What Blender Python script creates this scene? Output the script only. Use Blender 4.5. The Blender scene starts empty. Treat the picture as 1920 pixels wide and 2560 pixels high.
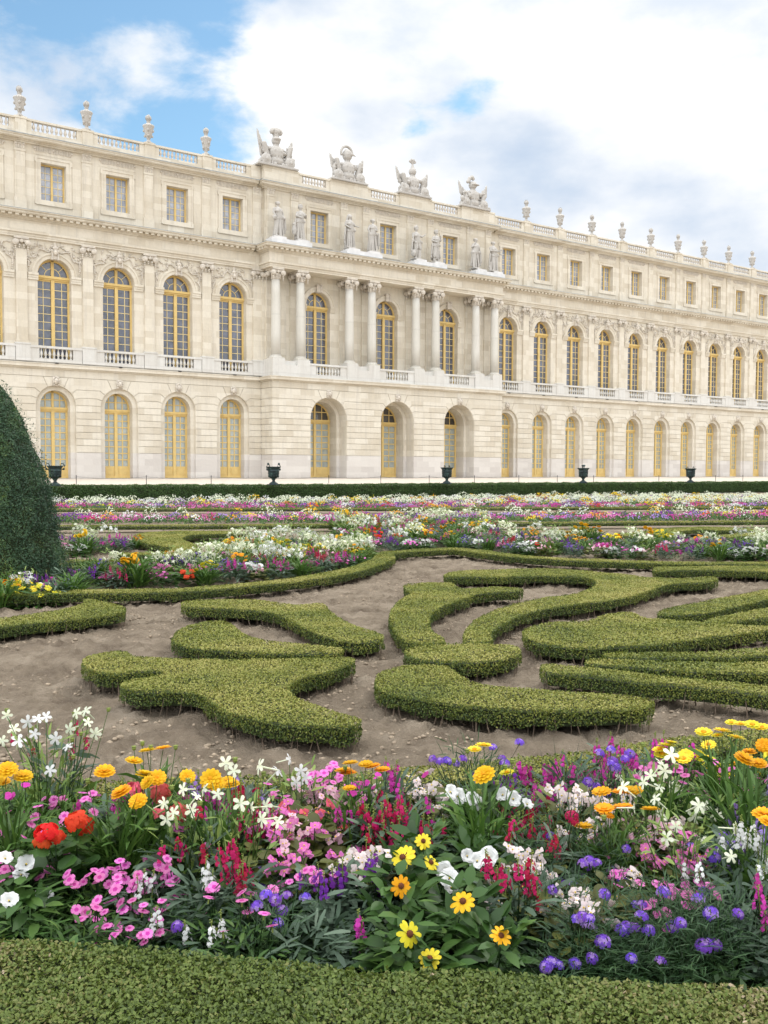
import bpy, bmesh, math, random
import numpy as np
from mathutils import Vector, Matrix
from mathutils.geometry import tessellate_polygon
random.seed(7)
PI = math.pi
SC = bpy.context.scene
COL = SC.collection
rng = np.random.default_rng(11)

# ------------------------------------------------------------------ camera
EYE = 1.6
FPX = 2400.0
RV = np.array([0.99999588, 0.000126121, 0.002867248])
UV = np.array([-0.00287002, 0.04394425, 0.99902986])
FV = np.array([0.0, 0.99903398, -0.04394443])
cam_d = bpy.data.cameras.new('camera'); cam = bpy.data.objects.new('camera', cam_d); COL.objects.link(cam)
cam_d.sensor_fit = 'VERTICAL'; cam_d.sensor_height = 24; cam_d.lens = 24 * FPX / 2560
cam_d.clip_start = 0.05; cam_d.clip_end = 3000
cam.matrix_world = Matrix(((RV[0], UV[0], -FV[0], 0), (RV[1], UV[1], -FV[1], 0), (RV[2], UV[2], -FV[2], EYE), (0, 0, 0, 1)))
SC.camera = cam
SC.cycles.use_denoising = True
SC.cycles.max_bounces = 6; SC.cycles.diffuse_bounces = 3; SC.cycles.glossy_bounces = 2
SC.cycles.transmission_bounces = 2; SC.cycles.transparent_max_bounces = 4
SC.view_settings.view_transform = 'Standard'; SC.view_settings.look = 'None'
SC.view_settings.exposure = 0.0; SC.view_settings.gamma = 1.0

# ------------------------------------------------------------------ sky
SUN_EL = math.radians(50); SUN_AZ = math.radians(50)      # azimuth from +Y towards +X: behind the palace, to the right
def sun_dir():
    return Vector((math.sin(SUN_AZ) * math.cos(SUN_EL), math.cos(SUN_AZ) * math.cos(SUN_EL), math.sin(SUN_EL)))
def pdir(x, y):
    """world direction towards a spot of the sky given in photograph pixels (1920 wide)"""
    v = FV + RV * (x - 960) / FPX - UV * (y - 1280) / FPX
    return v / np.linalg.norm(v)
def build_world():
    w = bpy.data.worlds.new('World'); SC.world = w; w.use_nodes = True
    nt = w.node_tree; N = nt.nodes; L = nt.links; N.clear()
    def math_(op, a, b=None, c=None):
        n = N.new('ShaderNodeMath'); n.operation = op
        for i, v in enumerate((a, b, c)):
            if v is None: continue
            if isinstance(v, (int, float)): n.inputs[i].default_value = v
            else: L.new(v, n.inputs[i])
        return n.outputs[0]
    out = N.new('ShaderNodeOutputWorld'); bg = N.new('ShaderNodeBackground'); L.new(bg.outputs[0], out.inputs[0])
    sky = N.new('ShaderNodeTexSky'); sky.sky_type = 'NISHITA'; sky.sun_disc = False
    sky.sun_elevation = SUN_EL; sky.sun_rotation = SUN_AZ
    sky.altitude = 100; sky.air_density = 1.0; sky.dust_density = 0.6; sky.ozone_density = 1.5
    tc = N.new('ShaderNodeTexCoord'); D = tc.outputs['Generated']
    def dotc(v):
        n = N.new('ShaderNodeVectorMath'); n.operation = 'DOT_PRODUCT'; L.new(D, n.inputs[0]); n.inputs[1].default_value = tuple(v)
        return n.outputs['Value']
    # clouds: noise on the direction, squeezed in height so that banks lie flat
    mp = N.new('ShaderNodeMapping'); L.new(D, mp.inputs[0]); mp.inputs['Scale'].default_value = (1, 1, 1.9); mp.inputs['Location'].default_value = (5, 3, 2)
    n1 = N.new('ShaderNodeTexNoise'); L.new(mp.outputs[0], n1.inputs['Vector']); n1.inputs['Scale'].default_value = 9.5
    n1.inputs['Detail'].default_value = 8; n1.inputs['Roughness'].default_value = .58; n1.inputs['Distortion'].default_value = .15
    n2 = N.new('ShaderNodeTexNoise'); L.new(mp.outputs[0], n2.inputs['Vector']); n2.inputs['Scale'].default_value = 8
    n2.inputs['Detail'].default_value = 6; n2.inputs['Roughness'].default_value = .5
    # gaps in the cloud: (x, y, radius in px, strength)
    gaps = [(420, 40, 260, 1.3), (560, 30, 120, .6), (700, 30, 160, .55), (490, 180, 120, 1.1), (330, 215, 80, .7), (580, 90, 140, 1.0), (130, 10, 150, .5), (60, 100, 100, .25),
            (1250, 205, 50, .5), (1180, 215, 40, .4), (960, 300, 55, .8), (1040, 312, 55, .75), (1150, 255, 35, .6), (1680, 88, 60, .3)]
    fills = [(350, 150, 60, -.45), (800, 150, 130, -1.0), (120, 280, 150, -.4), (930, 60, 110, -.5), (1560, 220, 300, -.4), (800, 420, 250, -.5)]
    def field(lst):
        acc = None
        for x, y, r, s in lst:
            k = 1.0 / (r / FPX) ** 2
            e = math_('MULTIPLY', math_('EXPONENT', math_('MULTIPLY', math_('SUBTRACT', dotc(pdir(x, y)), 1.0), k)), s)
            acc = e if acc is None else math_('ADD', acc, e)
        return acc
    gap = math_('ADD', math_('MINIMUM', field(gaps), 1.12), field(fills))
    elsew = math_('MULTIPLY', math_('MAXIMUM', math_('MULTIPLY', dotc((0, 1, .3)), -1.0), 0.0), .45)
    m = math_('ADD', math_('ADD', gap, elsew), math_('MULTIPLY', math_('SUBTRACT', n1.outputs['Fac'], .5), 2.0))
    ramp = N.new('ShaderNodeMapRange'); ramp.interpolation_type = 'SMOOTHSTEP'; L.new(m, ramp.inputs['Value'])
    ramp.inputs['From Min'].default_value = .30; ramp.inputs['From Max'].default_value = .86
    # grey-blue cloud undersides
    grey = [(1480, 450, 170, .6), (1760, 500, 120, .45), (1250, 480, 110, .45), (1750, 640, 130, .5), (960, 450, 100, .2), (1450, 170, 220, -.8), (1800, 270, 200, -.7), (1350, 410, 110, .45), (1600, 400, 110, .4), (1150, 400, 90, .35), (100, 130, 120, .4), (1600, 660, 110, -.7), (1480, 560, 90, -.3)]
    gm = math_('ADD', math_('MINIMUM', field(grey), .85), math_('MULTIPLY', math_('SUBTRACT', n2.outputs['Fac'], .5), 2.8))
    gr = N.new('ShaderNodeMapRange'); gr.interpolation_type = 'SMOOTHSTEP'; L.new(gm, gr.inputs['Value'])
    gr.inputs['From Min'].default_value = -.22; gr.inputs['From Max'].default_value = 1.35
    cm = N.new('ShaderNodeMix'); cm.data_type = 'RGBA'; L.new(gr.outputs[0], cm.inputs[0])
    n3 = N.new('ShaderNodeTexNoise'); L.new(mp.outputs[0], n3.inputs['Vector']); n3.inputs['Scale'].default_value = 5.5; n3.inputs['Detail'].default_value = 7; n3.inputs['Roughness'].default_value = .55
    wr = N.new('ShaderNodeMapRange'); wr.interpolation_type = 'SMOOTHSTEP'; L.new(n3.outputs['Fac'], wr.inputs['Value']); wr.inputs['From Min'].default_value = .44; wr.inputs['From Max'].default_value = .66
    wc = N.new('ShaderNodeMix'); wc.data_type = 'RGBA'; L.new(wr.outputs[0], wc.inputs[0]); wc.inputs[6].default_value = (CLOUD * 1.02, CLOUD * 1.02, CLOUD * 1.02, 1); wc.inputs[7].default_value = (CLOUD * .76, CLOUD * .83, CLOUD * .92, 1)
    L.new(wc.outputs[2], cm.inputs[6]); cm.inputs[7].default_value = (CLOUD * .52, CLOUD * .635, CLOUD * .80, 1)
    # unseen clouds over the garden, brightened to light the facade and shade its recesses
    back = N.new('ShaderNodeMapRange'); L.new(dotc((-.2, -.42, .885)), back.inputs['Value'])
    back.inputs['From Min'].default_value = .25; back.inputs['From Max'].default_value = .95; back.inputs['To Min'].default_value = 1.0; back.inputs['To Max'].default_value = BACKSKY
    cb = N.new('ShaderNodeVectorMath'); cb.operation = 'SCALE'; L.new(cm.outputs[2], cb.inputs[0]); L.new(back.outputs[0], cb.inputs['Scale'])
    skb = N.new('ShaderNodeVectorMath'); skb.operation = 'MULTIPLY'; L.new(sky.outputs[0], skb.inputs[0]); skb.inputs[1].default_value = SKYGAIN
    mx = N.new('ShaderNodeMix'); mx.data_type = 'RGBA'; L.new(ramp.outputs[0], mx.inputs[0]); L.new(cb.outputs[0], mx.inputs[6]); L.new(skb.outputs[0], mx.inputs[7])
    L.new(mx.outputs[2], bg.inputs[0]); bg.inputs[1].default_value = .12
CLOUD = 9.0; BACKSKY = 3.1; SKYGAIN = (1.35, 1.6, 1.5)
build_world()
sl = bpy.data.lights.new('sun', 'SUN'); sl.energy = 1.5; sl.angle = math.radians(12); sl.color = (1, .96, .88)
so = bpy.data.objects.new('sun', sl); COL.objects.link(so)
so.rotation_euler = sun_dir().to_track_quat('Z', 'Y').to_euler(); so.location = (0, 0, 60)

# ------------------------------------------------------------------ materials
def new_mat(name):
    m = bpy.data.materials.new(name); m.use_nodes = True
    nt = m.node_tree; b = nt.nodes['Principled BSDF']; return m, nt, b
def ramp_node(nt, src, stops):
    r = nt.nodes.new('ShaderNodeValToRGB'); e = r.color_ramp.elements
    while len(e) < len(stops): e.new(.5)
    for i, (p, c) in enumerate(stops): e[i].position = p; e[i].color = (*c, 1)
    nt.links.new(src, r.inputs[0]); return r.outputs[0]
def noise(nt, scale, detail=4, rough=.55, coord='Object', vec=None, dist=0):
    n = nt.nodes.new('ShaderNodeTexNoise'); n.inputs['Scale'].default_value = scale; n.inputs['Detail'].default_value = detail
    n.inputs['Roughness'].default_value = rough; n.inputs['Distortion'].default_value = dist
    if vec is None:
        tc = nt.nodes.new('ShaderNodeTexCoord'); vec = tc.outputs[coord]
    nt.links.new(vec, n.inputs['Vector']); return n.outputs['Fac']
def bump(nt, b, h, strength, dist):
    n = nt.nodes.new('ShaderNodeBump'); n.inputs['Strength'].default_value = strength; n.inputs['Distance'].default_value = dist
    nt.links.new(h, n.inputs['Height']); nt.links.new(n.outputs[0], b.inputs['Normal'])
def mixc(nt, f, a, b_, mode='MIX'):
    n = nt.nodes.new('ShaderNodeMix'); n.data_type = 'RGBA'; n.blend_type = mode
    for i, v in ((0, f), (6, a), (7, b_)):
        if isinstance(v, (int, float)): n.inputs[i].default_value = v
        elif isinstance(v, tuple): n.inputs[i].default_value = (*v, 1)
        else: nt.links.new(v, n.inputs[i])
    return n.outputs[2]
def simple(name, col, rough=.6, var=.12, scale=8, metal=0, bumpd=0, spec=.3, coord='Object'):
    m, nt, b = new_mat(name)
    f = noise(nt, scale, 3, coord=coord)
    lo = tuple(c * (1 - var) for c in col); hi = tuple(min(1, c * (1 + var)) for c in col)
    nt.links.new(ramp_node(nt, f, [(.3, lo), (.7, hi)]), b.inputs['Base Color'])
    b.inputs['Roughness'].default_value = rough; b.inputs['Metallic'].default_value = metal; b.inputs['Specular IOR Level'].default_value = spec
    if bumpd: bump(nt, b, noise(nt, scale * 4, 4, coord=coord), .6, bumpd)
    return m
def stone(name, warm, pale, rows=.455, bw=1.25, white_below=None, var=.1, bumpd=.02):
    """dressed limestone: each block its own tone, soft stains"""
    m, nt, b = new_mat(name)
    tc = nt.nodes.new('ShaderNodeTexCoord'); oi = nt.nodes.new('ShaderNodeObjectInfo')
    sx = nt.nodes.new('ShaderNodeSeparateXYZ'); nt.links.new(tc.outputs['Object'], sx.inputs[0])
    def mt(op, a, b_=None):
        n = nt.nodes.new('ShaderNodeMath'); n.operation = op
        for i, v in enumerate((a, b_)):
            if v is None: continue
            if isinstance(v, (int, float)): n.inputs[i].default_value = v
            else: nt.links.new(v, n.inputs[i])
        return n.outputs[0]
    row = mt('FLOOR', mt('DIVIDE', sx.outputs[2], rows))
    xo = mt('ADD', mt('DIVIDE', mt('ADD', sx.outputs[0], sx.outputs[1]), bw), mt('MULTIPLY', mt('MODULO', row, 2.0), .5))
    colm = mt('FLOOR', xo)
    cb = nt.nodes.new('ShaderNodeCombineXYZ'); nt.links.new(row, cb.inputs[0]); nt.links.new(colm, cb.inputs[1]); nt.links.new(mt('FLOOR', mt('MULTIPLY', oi.outputs['Random'], 97.0)), cb.inputs[2])
    wn = nt.nodes.new('ShaderNodeTexWhiteNoise'); nt.links.new(cb.outputs[0], wn.inputs['Vector'])
    n1 = noise(nt, .55, 6, .6, vec=tc.outputs['Object'], dist=.4)
    n2 = noise(nt, 5.0, 5, .65, vec=tc.outputs['Object'])
    f = mt('ADD', mt('MULTIPLY', wn.outputs['Value'], .5), mt('MULTIPLY', n1, .6))
    c = ramp_node(nt, f, [(.18, warm), (.72, pale)])
    d = ramp_node(nt, n2, [(.25, (1 - var, 1 - var, 1 - var * 1.1)), (.75, (1, 1, 1))])
    c = mixc(nt, 1.0, c, d, 'MULTIPLY')
    # fine joints between the blocks
    fx = mt('ABSOLUTE', mt('SUBTRACT', mt('FRACT', xo), .5)); fz = mt('ABSOLUTE', mt('SUBTRACT', mt('FRACT', mt('DIVIDE', sx.outputs[2], rows)), .5))
    j = mt('MAXIMUM', mt('GREATER_THAN', fx, .492), mt('GREATER_THAN', fz, .48))
    c = mixc(nt, mt('MULTIPLY', j, .13), c, tuple(v * .55 for v in warm))
    # grey weathering streaks running down
    st = nt.nodes.new('ShaderNodeMapping'); nt.links.new(tc.outputs['Object'], st.inputs[0]); st.inputs['Scale'].default_value = (2.2, 2.2, .16)
    n3 = noise(nt, 1.6, 5, .7, vec=st.outputs[0])
    c = mixc(nt, ramp_val(nt, n3, .50, .78, .5), c, (.42, .38, .33))
    if white_below is not None:
        w = mt('LESS_THAN', sx.outputs[2], white_below)
        c = mixc(nt, mt('MULTIPLY', w, .8), c, mixc(nt, wn.outputs['Value'], (.56, .52, .49), (.66, .62, .58)))
        low = nt.nodes.new('ShaderNodeMapRange'); nt.links.new(mt('ADD', sx.outputs[2], mt('MULTIPLY', n2, .5)), low.inputs[0])
        low.inputs['From Min'].default_value = .55; low.inputs['From Max'].default_value = .2; low.inputs['To Max'].default_value = .35
        c = mixc(nt, low.outputs[0], c, (.33, .3, .27))
    nt.links.new(c, b.inputs['Base Color']); b.inputs['Roughness'].default_value = .85; b.inputs['Specular IOR Level'].default_value = .2
    if bumpd: bump(nt, b, n2, .5, bumpd)
    return m
def ramp_val(nt, src, a, b_, mx):
    n = nt.nodes.new('ShaderNodeMapRange'); nt.links.new(src, n.inputs[0]); n.inputs['From Min'].default_value = a; n.inputs['From Max'].default_value = b_; n.inputs['To Max'].default_value = mx
    return n.outputs[0]

M = {}
M['stone'] = stone('limestone', (.59, .515, .40), (.73, .665, .555))
M['stone_gf'] = stone('limestone_base', (.58, .51, .40), (.73, .67, .565), white_below=1.78, rows=.455)
M['stone_pale'] = stone('pale_limestone', (.62, .59, .54), (.69, .67, .63), rows=2.0, bw=1.6)
M['column'] = stone('column_stone', (.60, .57, .50), (.66, .63, .57), rows=3.1, bw=50, var=.06)
M['joint'] = simple('joint_shadow_mortar', (.36, .29, .2), .9)
M['carved'] = simple('carved_stone', (.60, .54, .46), .85, .16, 5, bumpd=.03)
def hollow_shaded(name, col):
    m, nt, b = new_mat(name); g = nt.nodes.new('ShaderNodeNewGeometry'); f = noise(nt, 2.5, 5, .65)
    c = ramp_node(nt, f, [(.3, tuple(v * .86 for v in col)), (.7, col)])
    c = mixc(nt, ramp_val(nt, g.outputs['Pointiness'], .505, .455, .85), c, (.20, .175, .15)); nt.links.new(c, b.inputs['Base Color'])   # shade painted into the hollows of the carving
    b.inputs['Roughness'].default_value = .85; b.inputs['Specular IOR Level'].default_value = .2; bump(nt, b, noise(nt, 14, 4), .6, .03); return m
M['statue'] = hollow_shaded('statue_marble', (.50, .47, .43))
M['lead'] = simple('lead_flashing', (.33, .36, .38), .5, .2, 2)
M['plinthw'] = simple('white_plinth', (.68, .66, .64), .8, .1, 2)
M['ochre'] = simple('ochre_paint', (.68, .49, .19), .45, .08, 3)
M['muntin'] = simple('pale_ochre_paint', (.72, .58, .30), .5, .08, 3)
M['iron'] = simple('dark_iron', (.03, .03, .035), .5, .2)
M['roof'] = simple('roof_lead', (.2, .22, .24), .6, .2, 1)
def glass(name, dark, tint, r=.06):
    m, nt, b = new_mat(name)
    f = noise(nt, 1.3, 4, .6); g = noise(nt, 7, 2)
    nt.links.new(ramp_node(nt, f, [(.35, dark), (.7, tint)]), b.inputs['Base Color'])
    b.inputs['Roughness'].default_value = r; b.inputs['IOR'].default_value = 1.9; b.inputs['Specular IOR Level'].default_value = .8
    bump(nt, b, g, .25, .03); return m
M['glass'] = glass('window_glass', (.03, .034, .05), (.12, .13, .18))
M['glass_att'] = glass('attic_glass', (.17, .19, .24), (.42, .44, .50))
M['glass_dark'] = glass('dark_glass', (.006, .006, .008), (.02, .02, .025))
M['curtain'] = glass('curtained_glass', (.27, .31, .29), (.42, .45, .41), .15)
def bronze():
    m, nt, b = new_mat('verdigris_bronze')
    f = noise(nt, 6, 5, .6)
    nt.links.new(ramp_node(nt, f, [(.38, (.012, .02, .022)), (.62, (.03, .06, .058)), (.76, (.12, .22, .19))]), b.inputs['Base Color'])
    b.inputs['Roughness'].default_value = .5; b.inputs['Metallic'].default_value = .3; return m
M['bronze'] = bronze()
def gravel():
    m, nt, b = new_mat('gravel'); f = noise(nt, 3, 8, .7); g = noise(nt, 60, 3)
    nt.links.new(ramp_node(nt, f, [(.3, (.42, .36, .29)), (.7, (.58, .51, .43))]), b.inputs['Base Color']); b.inputs['Roughness'].default_value = .95
    bump(nt, b, g, .5, .02); return m
M['gravel'] = gravel()
def soil_mat(name='soil'):
    m, nt, b = new_mat(name); f = noise(nt, 2.2, 9, .7); g = noise(nt, 45, 6, .7); v = noise(nt, 140, 2)
    c = ramp_node(nt, f, [(.3, (.14, .105, .075)), (.5, (.27, .215, .155)), (.72, (.42, .345, .26))])
    c = mixc(nt, ramp_val(nt, g, .58, .72, .6), c, (.36, .29, .225))
    c = mixc(nt, ramp_val(nt, v, .70, .74, .8), c, (.6, .55, .48))
    nt.links.new(c, b.inputs['Base Color']); b.inputs['Roughness'].default_value = .95; b.inputs['Specular IOR Level'].default_value = .15
    bump(nt, b, g, 1.0, .06); return m
M['soil'] = soil_mat()
def darksoil():
    return simple('bed_soil', (.05, .04, .03), .95, .3, 20, bumpd=.02)
M['bedsoil'] = darksoil()
M['clod'] = simple('dry_clod', (.29, .23, .165), .95, .35, 25, bumpd=.01)
def leaf_mat(name, stops, rough=.5, trans=.25, spec=.35):
    """foliage: each leaf carries its own tint value; patches of growth vary too"""
    m, nt, b = new_mat(name)
    at = nt.nodes.new('ShaderNodeAttribute'); at.attribute_name = 'tint'
    g = noise(nt, 1.7, 3, .6)
    ad = nt.nodes.new('ShaderNodeMath'); ad.operation = 'MULTIPLY_ADD'; nt.links.new(g, ad.inputs[0]); ad.inputs[1].default_value = .7
    sb = nt.nodes.new('ShaderNodeMath'); sb.operation = 'SUBTRACT'; nt.links.new(at.outputs['Fac'], sb.inputs[0]); sb.inputs[1].default_value = .35
    nt.links.new(sb.outputs[0], ad.inputs[2])
    c = ramp_node(nt, ad.outputs[0], stops)
    nt.links.new(c, b.inputs['Base Color']); b.inputs['Roughness'].default_value = rough; b.inputs['Specular IOR Level'].default_value = spec
    if trans:
        tr = nt.nodes.new('ShaderNodeBsdfTranslucent'); nt.links.new(c, tr.inputs[0])
        mx = nt.nodes.new('ShaderNodeMixShader'); mx.inputs[0].default_value = trans
        out = nt.nodes['Material Output']; nt.links.new(b.outputs[0], mx.inputs[1]); nt.links.new(tr.outputs[0], mx.inputs[2]); nt.links.new(mx.outputs[0], out.inputs[0])
    return m
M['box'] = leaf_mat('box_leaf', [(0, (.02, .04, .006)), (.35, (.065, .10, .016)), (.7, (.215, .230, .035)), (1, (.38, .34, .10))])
M['box_near'] = leaf_mat('box_leaf_near', [(0, (.016, .032, .006)), (.3, (.055, .085, .014)), (.6, (.12, .165, .028)), (.84, (.20, .18, .06)), (1, (.50, .38, .27))])
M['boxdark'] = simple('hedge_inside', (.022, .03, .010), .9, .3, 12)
M['tallhedge'] = leaf_mat('dark_hedge_leaf', [(0, (.015, .04, .010)), (.5, (.055, .11, .025)), (1, (.12, .18, .045))])
M['yew'] = leaf_mat('yew_leaf', [(0, (.014, .042, .024)), (.5, (.052, .11, .052)), (.8, (.10, .175, .06)), (1, (.24, .27, .05))])
M['twig'] = simple('box_stem', (.16, .12, .085), .9, .3, 30)
M['bark'] = simple('bark', (.1, .07, .05), .9, .3, 10)
M['green'] = leaf_mat('green_leaf', [(0, (.012, .035, .007)), (.5, (.045, .105, .02)), (1, (.12, .21, .04))])
M['midgreen'] = leaf_mat('mid_green_leaf', [(0, (.02, .05, .01)), (.5, (.07, .15, .025)), (1, (.16, .27, .05))])
M['lightgreen'] = leaf_mat('light_green_leaf', [(0, (.05, .1, .015)), (.5, (.12, .2, .04)), (1, (.24, .32, .08))])
M['silver'] = leaf_mat('silver_leaf', [(0, (.025, .045, .026)), (.5, (.075, .12, .075)), (1, (.17, .235, .16))])
M['feather'] = leaf_mat('feathery_leaf', [(0, (.010, .03, .010)), (.5, (.03, .075, .025)), (1, (.08, .15, .05))])
M['bronzeleaf'] = leaf_mat('bronze_leaf', [(0, (.05, .05, .012)), (.5, (.10, .11, .025)), (1, (.16, .18, .04))])
def petal(name, a, b_, scale=60):
    m, nt, b = new_mat(name)
    c = ramp_node(nt, noise(nt, scale, 2), [(.3, a), (.7, b_)])
    oi = nt.nodes.new('ShaderNodeObjectInfo'); hs = nt.nodes.new('ShaderNodeHueSaturation'); mr = nt.nodes.new('ShaderNodeMapRange'); nt.links.new(oi.outputs['Random'], mr.inputs[0]); mr.inputs['To Min'].default_value = .78; mr.inputs['To Max'].default_value = 1.08
    m2 = nt.nodes.new('ShaderNodeMapRange'); nt.links.new(oi.outputs['Random'], m2.inputs[0]); m2.inputs['From Min'].default_value = 1; m2.inputs['From Max'].default_value = 0; m2.inputs['To Min'].default_value = .485; m2.inputs['To Max'].default_value = .515
    nt.links.new(mr.outputs[0], hs.inputs['Value']); nt.links.new(m2.outputs[0], hs.inputs['Hue']); nt.links.new(c, hs.inputs['Color']); c = hs.outputs[0]
    nt.links.new(c, b.inputs['Base Color']); b.inputs['Roughness'].default_value = .55; b.inputs['Specular IOR Level'].default_value = .2
    tr = nt.nodes.new('ShaderNodeBsdfTranslucent'); nt.links.new(c, tr.inputs[0])
    mx = nt.nodes.new('ShaderNodeMixShader'); mx.inputs[0].default_value = .3
    out = nt.nodes['Material Output']; nt.links.new(b.outputs[0], mx.inputs[1]); nt.links.new(tr.outputs[0], mx.inputs[2]); nt.links.new(mx.outputs[0], out.inputs[0])
    return m
P = {
 'white': petal('white_petal', (.74, .74, .72), (.82, .82, .80)),
 'cream': petal('cream_petal', (.76, .79, .54), (.84, .86, .71)),
 'gold': petal('golden_petal', (.78, .42, .01), (.85, .54, .02)),
 'orange': petal('orange_yellow_petal', (.78, .30, .005), (.82, .42, .01)),
 'yellow': petal('yellow_petal', (.78, .62, .02), (.84, .72, .06)),
 'red': petal('red_petal', (.72, .04, .015), (.80, .075, .03)),
 'coral': petal('coral_petal', (.72, .10, .12), (.80, .17, .19)),
 'crimson': petal('crimson_petal', (.40, .008, .06), (.56, .02, .12)),
 'magenta': petal('magenta_petal', (.50, .03, .28), (.60, .06, .38)),
 'pink': petal('pink_petal', (.66, .13, .42), (.76, .26, .55)),
 'palepink': petal('pale_pink_petal', (.72, .38, .48), (.80, .55, .62)),
 'blush': petal('blush_petal', (.76, .62, .60), (.82, .74, .72)),
 'purple': petal('purple_petal', (.17, .06, .52), (.25, .11, .66)),
 'violet': petal('violet_petal', (.14, .02, .26), (.22, .04, .36)),
 'lilac': petal('lilac_petal', (.36, .20, .60), (.46, .30, .70)),
}
M['disc'] = simple('brown_flower_disc', (.10, .03, .01), .9, .4, 200)
M['discy'] = simple('yellow_flower_eye', (.6, .42, .03), .8, .3, 200)
M['bud'] = simple('green_bud', (.16, .20, .04), .7, .3, 100)

# ------------------------------------------------------------------ mesh helpers
class MB:
    def __init__(s): s.v = []; s.f = []; s.m = []
    def add(s, vs, fs, mi=0):
        o = len(s.v); s.v.extend(vs); s.f.extend([tuple(i + o for i in f) for f in fs]); s.m.extend([mi] * len(fs))
    def box(s, x0, x1, y0, y1, z0, z1, mi=0):
        s.add([(x0, y0, z0), (x1, y0, z0), (x1, y1, z0), (x0, y1, z0), (x0, y0, z1), (x1, y0, z1), (x1, y1, z1), (x0, y1, z1)],
              [(0, 3, 2, 1), (4, 5, 6, 7), (0, 1, 5, 4), (1, 2, 6, 5), (2, 3, 7, 6), (3, 0, 4, 7)], mi)
    def fb(s, x0, x1, d0, d1, z0, z1, mi=0):      # box in facade terms: d = distance out of the wall
        s.box(x0, x1, -d1, -d0, z0, z1, mi)
    def lathe(s, cx, cy, prof, n=12, mi=0, a0=0):
        vs = []; fs = []
        for r, z in prof:
            for i in range(n):
                a = a0 + 2 * PI * i / n; vs.append((cx + r * math.cos(a), cy + r * math.sin(a), z))
        for k in range(len(prof) - 1):
            for i in range(n):
                j = (i + 1) % n; fs.append((k * n + i, k * n + j, (k + 1) * n + j, (k + 1) * n + i))
        fs.append(tuple(range(n))[::-1]); fs.append(tuple((len(prof) - 1) * n + i for i in range(n)))
        s.add(vs, fs, mi)
    def tube(s, pts, r, n=6, mi=0):
        if not hasattr(r, '__len__'): r = [r] * len(pts)
        pts = [Vector(p) for p in pts]; vs = []; fs = []
        for k, p in enumerate(pts):
            t = (pts[min(k + 1, len(pts) - 1)] - pts[max(k - 1, 0)]); t = t.normalized() if t.length > 1e-9 else Vector((0, 0, 1))
            a = t.cross(Vector((0, 0, 1)) if abs(t.z) < .9 else Vector((1, 0, 0))).normalized(); b = t.cross(a)
            for i in range(n):
                q = p + (a * math.cos(2 * PI * i / n) + b * math.sin(2 * PI * i / n)) * r[k]; vs.append(tuple(q))
        for k in range(len(pts) - 1):
            for i in range(n):
                j = (i + 1) % n; fs.append((k * n + i, k * n + j, (k + 1) * n + j, (k + 1) * n + i))
        fs.append(tuple(range(n))[::-1]); fs.append(tuple((len(pts) - 1) * n + i for i in range(n)))
        s.add(vs, fs, mi)
    def ball(s, c, r, n=8, mi=0, rot=None):
        if not hasattr(r, '__len__'): r = (r, r, r)
        h = n // 2; vs = []; fs = []
        for k in range(1, h):
            t = PI * k / h
            for i in range(n):
                a = 2 * PI * i / n; vs.append(Vector((r[0] * math.sin(t) * math.cos(a), r[1] * math.sin(t) * math.sin(a), r[2] * math.cos(t))))
        top = len(vs); vs += [Vector((0, 0, r[2])), Vector((0, 0, -r[2]))]
        for k in range(h - 2):
            for i in range(n):
                j = (i + 1) % n; fs.append((k * n + i, (k + 1) * n + i, (k + 1) * n + j, k * n + j))
        for i in range(n):
            j = (i + 1) % n; fs.append((top, i, j)); fs.append((top + 1, (h - 2) * n + j, (h - 2) * n + i))
        if rot is not None: vs = [rot @ v for v in vs]
        s.add([(v.x + c[0], v.y + c[1], v.z + c[2]) for v in vs], fs, mi)
    def cap(s, a, b, ra, rb, n=8, mi=0):       # tapered limb with round ends
        a = Vector(a); b = Vector(b); s.tube([a, b], [ra, rb], n, mi); s.ball(a, ra, n, mi); s.ball(b, rb, n, mi)
    def build(s, name, mats, parent=None, smooth=False, loc=None):
        me = bpy.data.meshes.new(name); me.from_pydata([tuple(v) for v in s.v], [], s.f)
        if not isinstance(mats, (list, tuple)): mats = [mats]
        for m in mats: me.materials.append(m)
        me.polygons.foreach_set('material_index', s.m)
        if smooth: me.polygons.foreach_set('use_smooth', [True] * len(s.f))
        me.update(); return link(name, me, parent, loc)
def link(name, me, parent=None, loc=None):
    o = bpy.data.objects.new(name, me); COL.objects.link(o)
    if parent is not None: o.parent = parent
    if loc is not None: o.location = loc
    return o
def tag(o, label=None, cat=None, group=None, kind=None):
    if label: o['label'] = label
    if cat: o['category'] = cat
    if group: o['group'] = group
    if kind: o['kind'] = kind
    return o
def empty(name, loc=(0, 0, 0), rz=0, label=None, cat=None, group=None):
    o = bpy.data.objects.new(name, None); COL.objects.link(o); o.location = loc; o.rotation_euler = (0, 0, rz); o.empty_display_size = .1
    return tag(o, label, cat, group)
def copy_tree(o, parent=None, loc=None, rz=None, sc=None):
    c = o.copy(); COL.objects.link(c)
    if parent is not None: c.parent = parent
    if loc is not None: c.location = loc
    if rz is not None: c.rotation_euler = (0, 0, rz)
    if sc is not None: c.scale = (sc, sc, sc)
    for ch in list(o.children): copy_tree(ch, c)
    return c
def remesh(o, size):
    m = o.modifiers.new('fuse', 'REMESH'); m.mode = 'VOXEL'; m.voxel_size = size; m.use_smooth_shade = True
    s = o.modifiers.new('soften', 'SMOOTH'); s.iterations = 1; s.factor = .5
    return o
def ray(x, y): return FV + RV * (x - 960) / FPX - UV * (y - 1280) / FPX
def gnd(x, y, h=0.0):
    v = ray(x, y); t = (h - EYE) / v[2]; return (v[0] * t, v[1] * t)
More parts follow.
